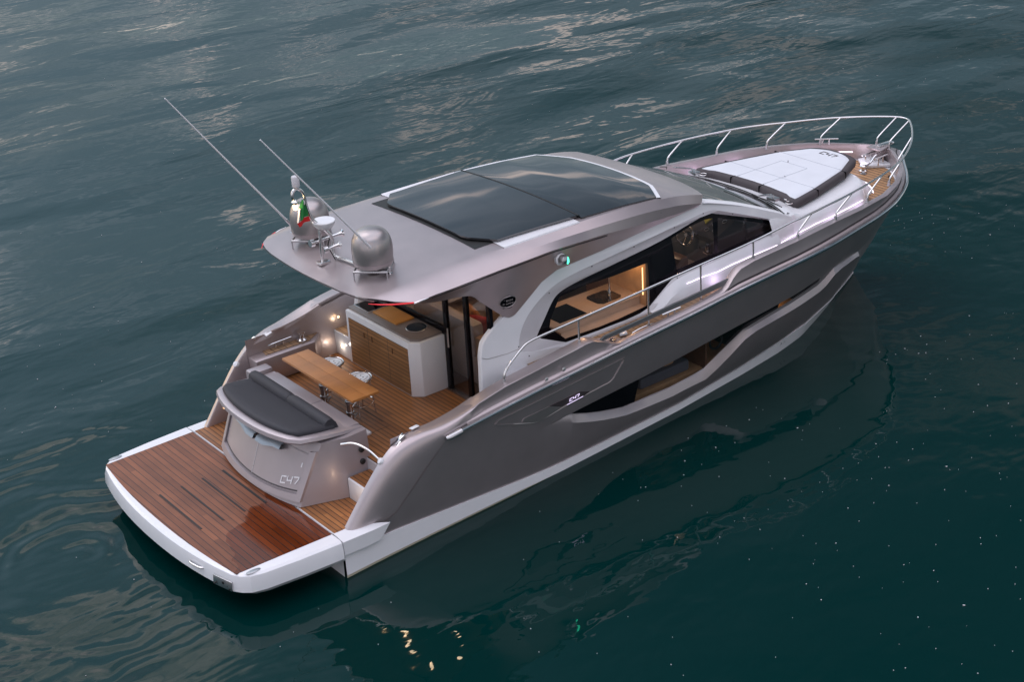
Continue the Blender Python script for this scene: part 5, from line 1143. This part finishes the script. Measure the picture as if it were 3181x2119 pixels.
# starboard and port navigation lights on the roof wing
for s in (-1, 1):
    c = (4.12, s*1.625, 3.09)
    m = MB(); m.lathe([(.085, -.02), (.088, .02), (.075, .035)], c, 24, (0, s, .05)); nl = m.build('navigation_light', WHITE, Y)
    m = MB(); m.lathe([(.07, .03), (.072, .07), (.055, .11), (.02, .125), (0, .126)], c, 24, (.1, s, .12)); m.build('light_housing', STEEL, nl)
    m = MB(); m.lathe([(.045, .02), (.05, .045), (.03, .06), (0, .062)], (c[0] + .03, c[1] + s*.06, c[2] - .01), 16, (.85, s*.6, 0)); m.build('light_lens', NAVG if s < 0 else TAIL, nl)
# oval builder's plate with its two lines and wave
for s in (-1, 1):
    def wp(u, v, o): # on the wing panel near (3.26, 2.70)
        x = 3.235 + u; z = 2.72 + v; c = cre(x); b = bz(x); yb = yb_(x, b)
        k = (z - b)/(c[2] - b); f_ = (k/.55)*.45 if k < .55 else .45 + (k-.55)/.45*.55
        return (x, -(yb + (abs(c[1]) - yb)*f_ + o), z)
    m = MB(); N = 28
    ring = [[wp(.125*k*math.cos(a), .085*k*math.sin(a), o) for a in [2*math.pi*i/N for i in range(N)]] for k, o in ((1.0, .002), (.98, .012), (.0, .012))]
    m.loft(ring, closed=True)
    if s > 0: m.v = [(x, -y, z) for x, y, z in m.v]
    op = m.build('oval_plate', BLACK, Y, ang=50)
    m = MB(); m.tube([wp(.125*math.cos(a), .085*math.sin(a), .010) for a in [2*math.pi*i/N for i in range(N)]], .006, 6, closed=True)
    if s > 0: m.v = [(x, -y, z) for x, y, z in m.v]
    m.build('plate_rim', SATIN, op)
    for txt, v0, hh in (('sessa', .012, .052), ('marine', -.038, .046)):
        cu_ = bpy.data.curves.new('plate_text', 'FONT'); cu_.body = txt; cu_.size = 1; cu_.align_x = 'CENTER'; cu_.resolution_u = 3; cu_.offset = .02
        to = bpy.data.objects.new('plate_text', cu_); dg = bpy.context.evaluated_depsgraph_get()
        COL.objects.link(to); dg.update(); me = bpy.data.meshes.new_from_object(to.evaluated_get(dg)); bpy.data.objects.remove(to)
        m = MB(); vs = []
        for vv in me.vertices:
            p = wp(vv.co.x*hh*1.25, v0 + vv.co.y*hh, .016); vs.append((p[0] if s < 0 else 2*3.235 - p[0], p[1] if s < 0 else -p[1], p[2]))
        m.add(vs, [tuple(p.vertices) for p in me.polygons]); m.build('plate_text', SATIN, op)
    m = MB(); m.tube([wp(u, -.098 - .008*math.sin(u*50), .010) for u in [-.07 + .01*i for i in range(15)]], .005, 5); 
    if s > 0: m.v = [(x, -y, z) for x, y, z in m.v]
    m.build('plate_wave', DARK, op)

# ================================================================== WATER
def water_mat():
    m = bpy.data.materials.new('lake_water'); m.use_nodes = True; t = m.node_tree; b = t.nodes['Principled BSDF']; N = t.nodes.new; L = t.links.new
    b.inputs['Base Color'].default_value = (.0001, .0190, .0178, 1); b.inputs['Roughness'].default_value = .015; b.inputs['IOR'].default_value = 1.36; b.inputs['Specular IOR Level'].default_value = .5
    tcn = N('ShaderNodeTexCoord')
    def noise(scale, sx, sy, rot, detail, dist=0., rough=.5):
        mp = N('ShaderNodeMapping'); mp.inputs['Rotation'].default_value = (0, 0, R(rot)); mp.inputs['Scale'].default_value = (sx, sy, 1)
        L(tcn.outputs['Object'], mp.inputs[0]); n = N('ShaderNodeTexNoise'); n.inputs['Scale'].default_value = scale; n.inputs['Detail'].default_value = detail; n.inputs['Distortion'].default_value = dist; n.inputs['Roughness'].default_value = rough
        L(mp.outputs[0], n.inputs[0]); return n.outputs[0]
    def math_(op, a, b_):
        n = N('ShaderNodeMath'); n.operation = op
        for i, q in enumerate((a, b_)):
            if isinstance(q, (int, float)): n.inputs[i].default_value = q
            else: L(q, n.inputs[i])
        return n.outputs[0]
    def ring(cx, cy, wl, r0, r1):
        sp = N('ShaderNodeSeparateXYZ'); L(tcn.outputs['Object'], sp.inputs[0])
        dx = math_('SUBTRACT', sp.outputs[0], cx); dy = math_('SUBTRACT', sp.outputs[1], cy)
        d = math_('SQRT', math_('ADD', math_('MULTIPLY', dx, dx), math_('MULTIPLY', dy, dy)), 0)
        d2 = math_('ADD', d, math_('MULTIPLY', noise(.45, 1, 1, 0, 3), 1.5))
        w = math_('SINE', math_('MULTIPLY', d2, 2*math.pi/wl), 0)
        f = N('ShaderNodeMapRange'); f.interpolation_type = 'SMOOTHSTEP'; f.inputs[1].default_value = r1; f.inputs[2].default_value = r0; f.inputs[3].default_value = 0; f.inputs[4].default_value = 1; L(d, f.inputs[0])
        q_ = N('ShaderNodeMapRange'); q_.inputs[1].default_value = .40; q_.inputs[2].default_value = .62; L(noise(.55, 1, 1, 20, 2), q_.inputs[0])
        return math_('MULTIPLY', math_('MULTIPLY', w, q_.outputs[0]), f.outputs[0])
    swell = noise(.085, 1.0, 1.7, -32, 2, .3)
    mid = noise(.42, .8, 1.8, -30, 3, .5)
    fine = noise(3.2, .8, 1.8, -25, 3, .2)
    # wind-ruffled patches: far side and port quarter livelier, calm starboard foreground
    sp = N('ShaderNodeSeparateXYZ'); L(tcn.outputs['Object'], sp.inputs[0])
    calm = N('ShaderNodeMapRange'); calm.interpolation_type = 'SMOOTHSTEP'; calm.inputs[1].default_value = -7; calm.inputs[2].default_value = 5; calm.inputs[3].default_value = .30; calm.inputs[4].default_value = 1.0
    L(math_('SUBTRACT', sp.outputs[1], math_('MULTIPLY', sp.outputs[0], .30)), calm.inputs[0])
    patch = N('ShaderNodeMapRange'); patch.inputs[1].default_value = .35; patch.inputs[2].default_value = .65; patch.inputs[3].default_value = .25; patch.inputs[4].default_value = 1.0; L(noise(.09, 1, 1.6, -30, 2), patch.inputs[0])
    h = math_('ADD', math_('MULTIPLY', swell, .40), math_('MULTIPLY', math_('MULTIPLY', mid, patch.outputs[0]), .070))
    h = math_('ADD', h, math_('MULTIPLY', math_('MULTIPLY', fine, patch.outputs[0]), .0022))
    h = math_('MULTIPLY', h, calm.outputs[0])
    h = math_('ADD', h, math_('MULTIPLY', ring(-2.3, .9, .40, .5, 6.0), .0070))
    h = math_('ADD', h, math_('MULTIPLY', ring(12.2, -.1, .60, .6, 8.0), .0022))
    h = math_('ADD', h, math_('MULTIPLY', noise(1.3, 1, 1.3, -20, 2, .3), .008))
    bp = N('ShaderNodeBump'); bp.inputs['Strength'].default_value = 1; bp.inputs['Distance'].default_value = 1.0
    L(h, bp.inputs['Height']); L(bp.outputs[0], b.inputs['Normal'])
    return m
m = MB(); n_ = 2000.; m.add([(-n_, -n_, 0), (n_, -n_, 0), (n_, n_, 0), (-n_, n_, 0)], [(0, 1, 2, 3)])
wat = m.build('water', water_mat()); tag(wat, kind='structure')
# small pale specks adrift on the surface
random.seed(3); m = MB()
for _ in range(1500):
    a = random.random(); 
    x = random.uniform(-6, 26) if a > .45 else random.uniform(4, 16); y = random.uniform(-12, 8) if a < .85 else random.uniform(8, 30)
    if -2 < x < 13.4 and -2.4 < y < 2.4: continue
    r_ = random.uniform(.0018, .0045)*random.choice((1, 1, 1, 1, 1.6)); q = random.uniform(0, 6.28); k = random.uniform(1, 2.6)
    m.add([(x + r_*(math.cos(t)*k*math.cos(q) - math.sin(t)*math.sin(q)), y + r_*(math.cos(t)*k*math.sin(q) + math.sin(t)*math.cos(q)), z) for z in (.004, .012) for t in [i*math.pi/3 for i in range(6)]], [(0, 1, 2, 3, 4, 5)[::-1], (6, 7, 8, 9, 10, 11)] + [(i, (i+1) % 6, (i+1) % 6 + 6, i + 6) for i in range(6)])
tag(m.build('floating_specks', OFFW), 'tiny pale specks of foam and pollen adrift on the dark water', 'flotsam', kind='stuff')
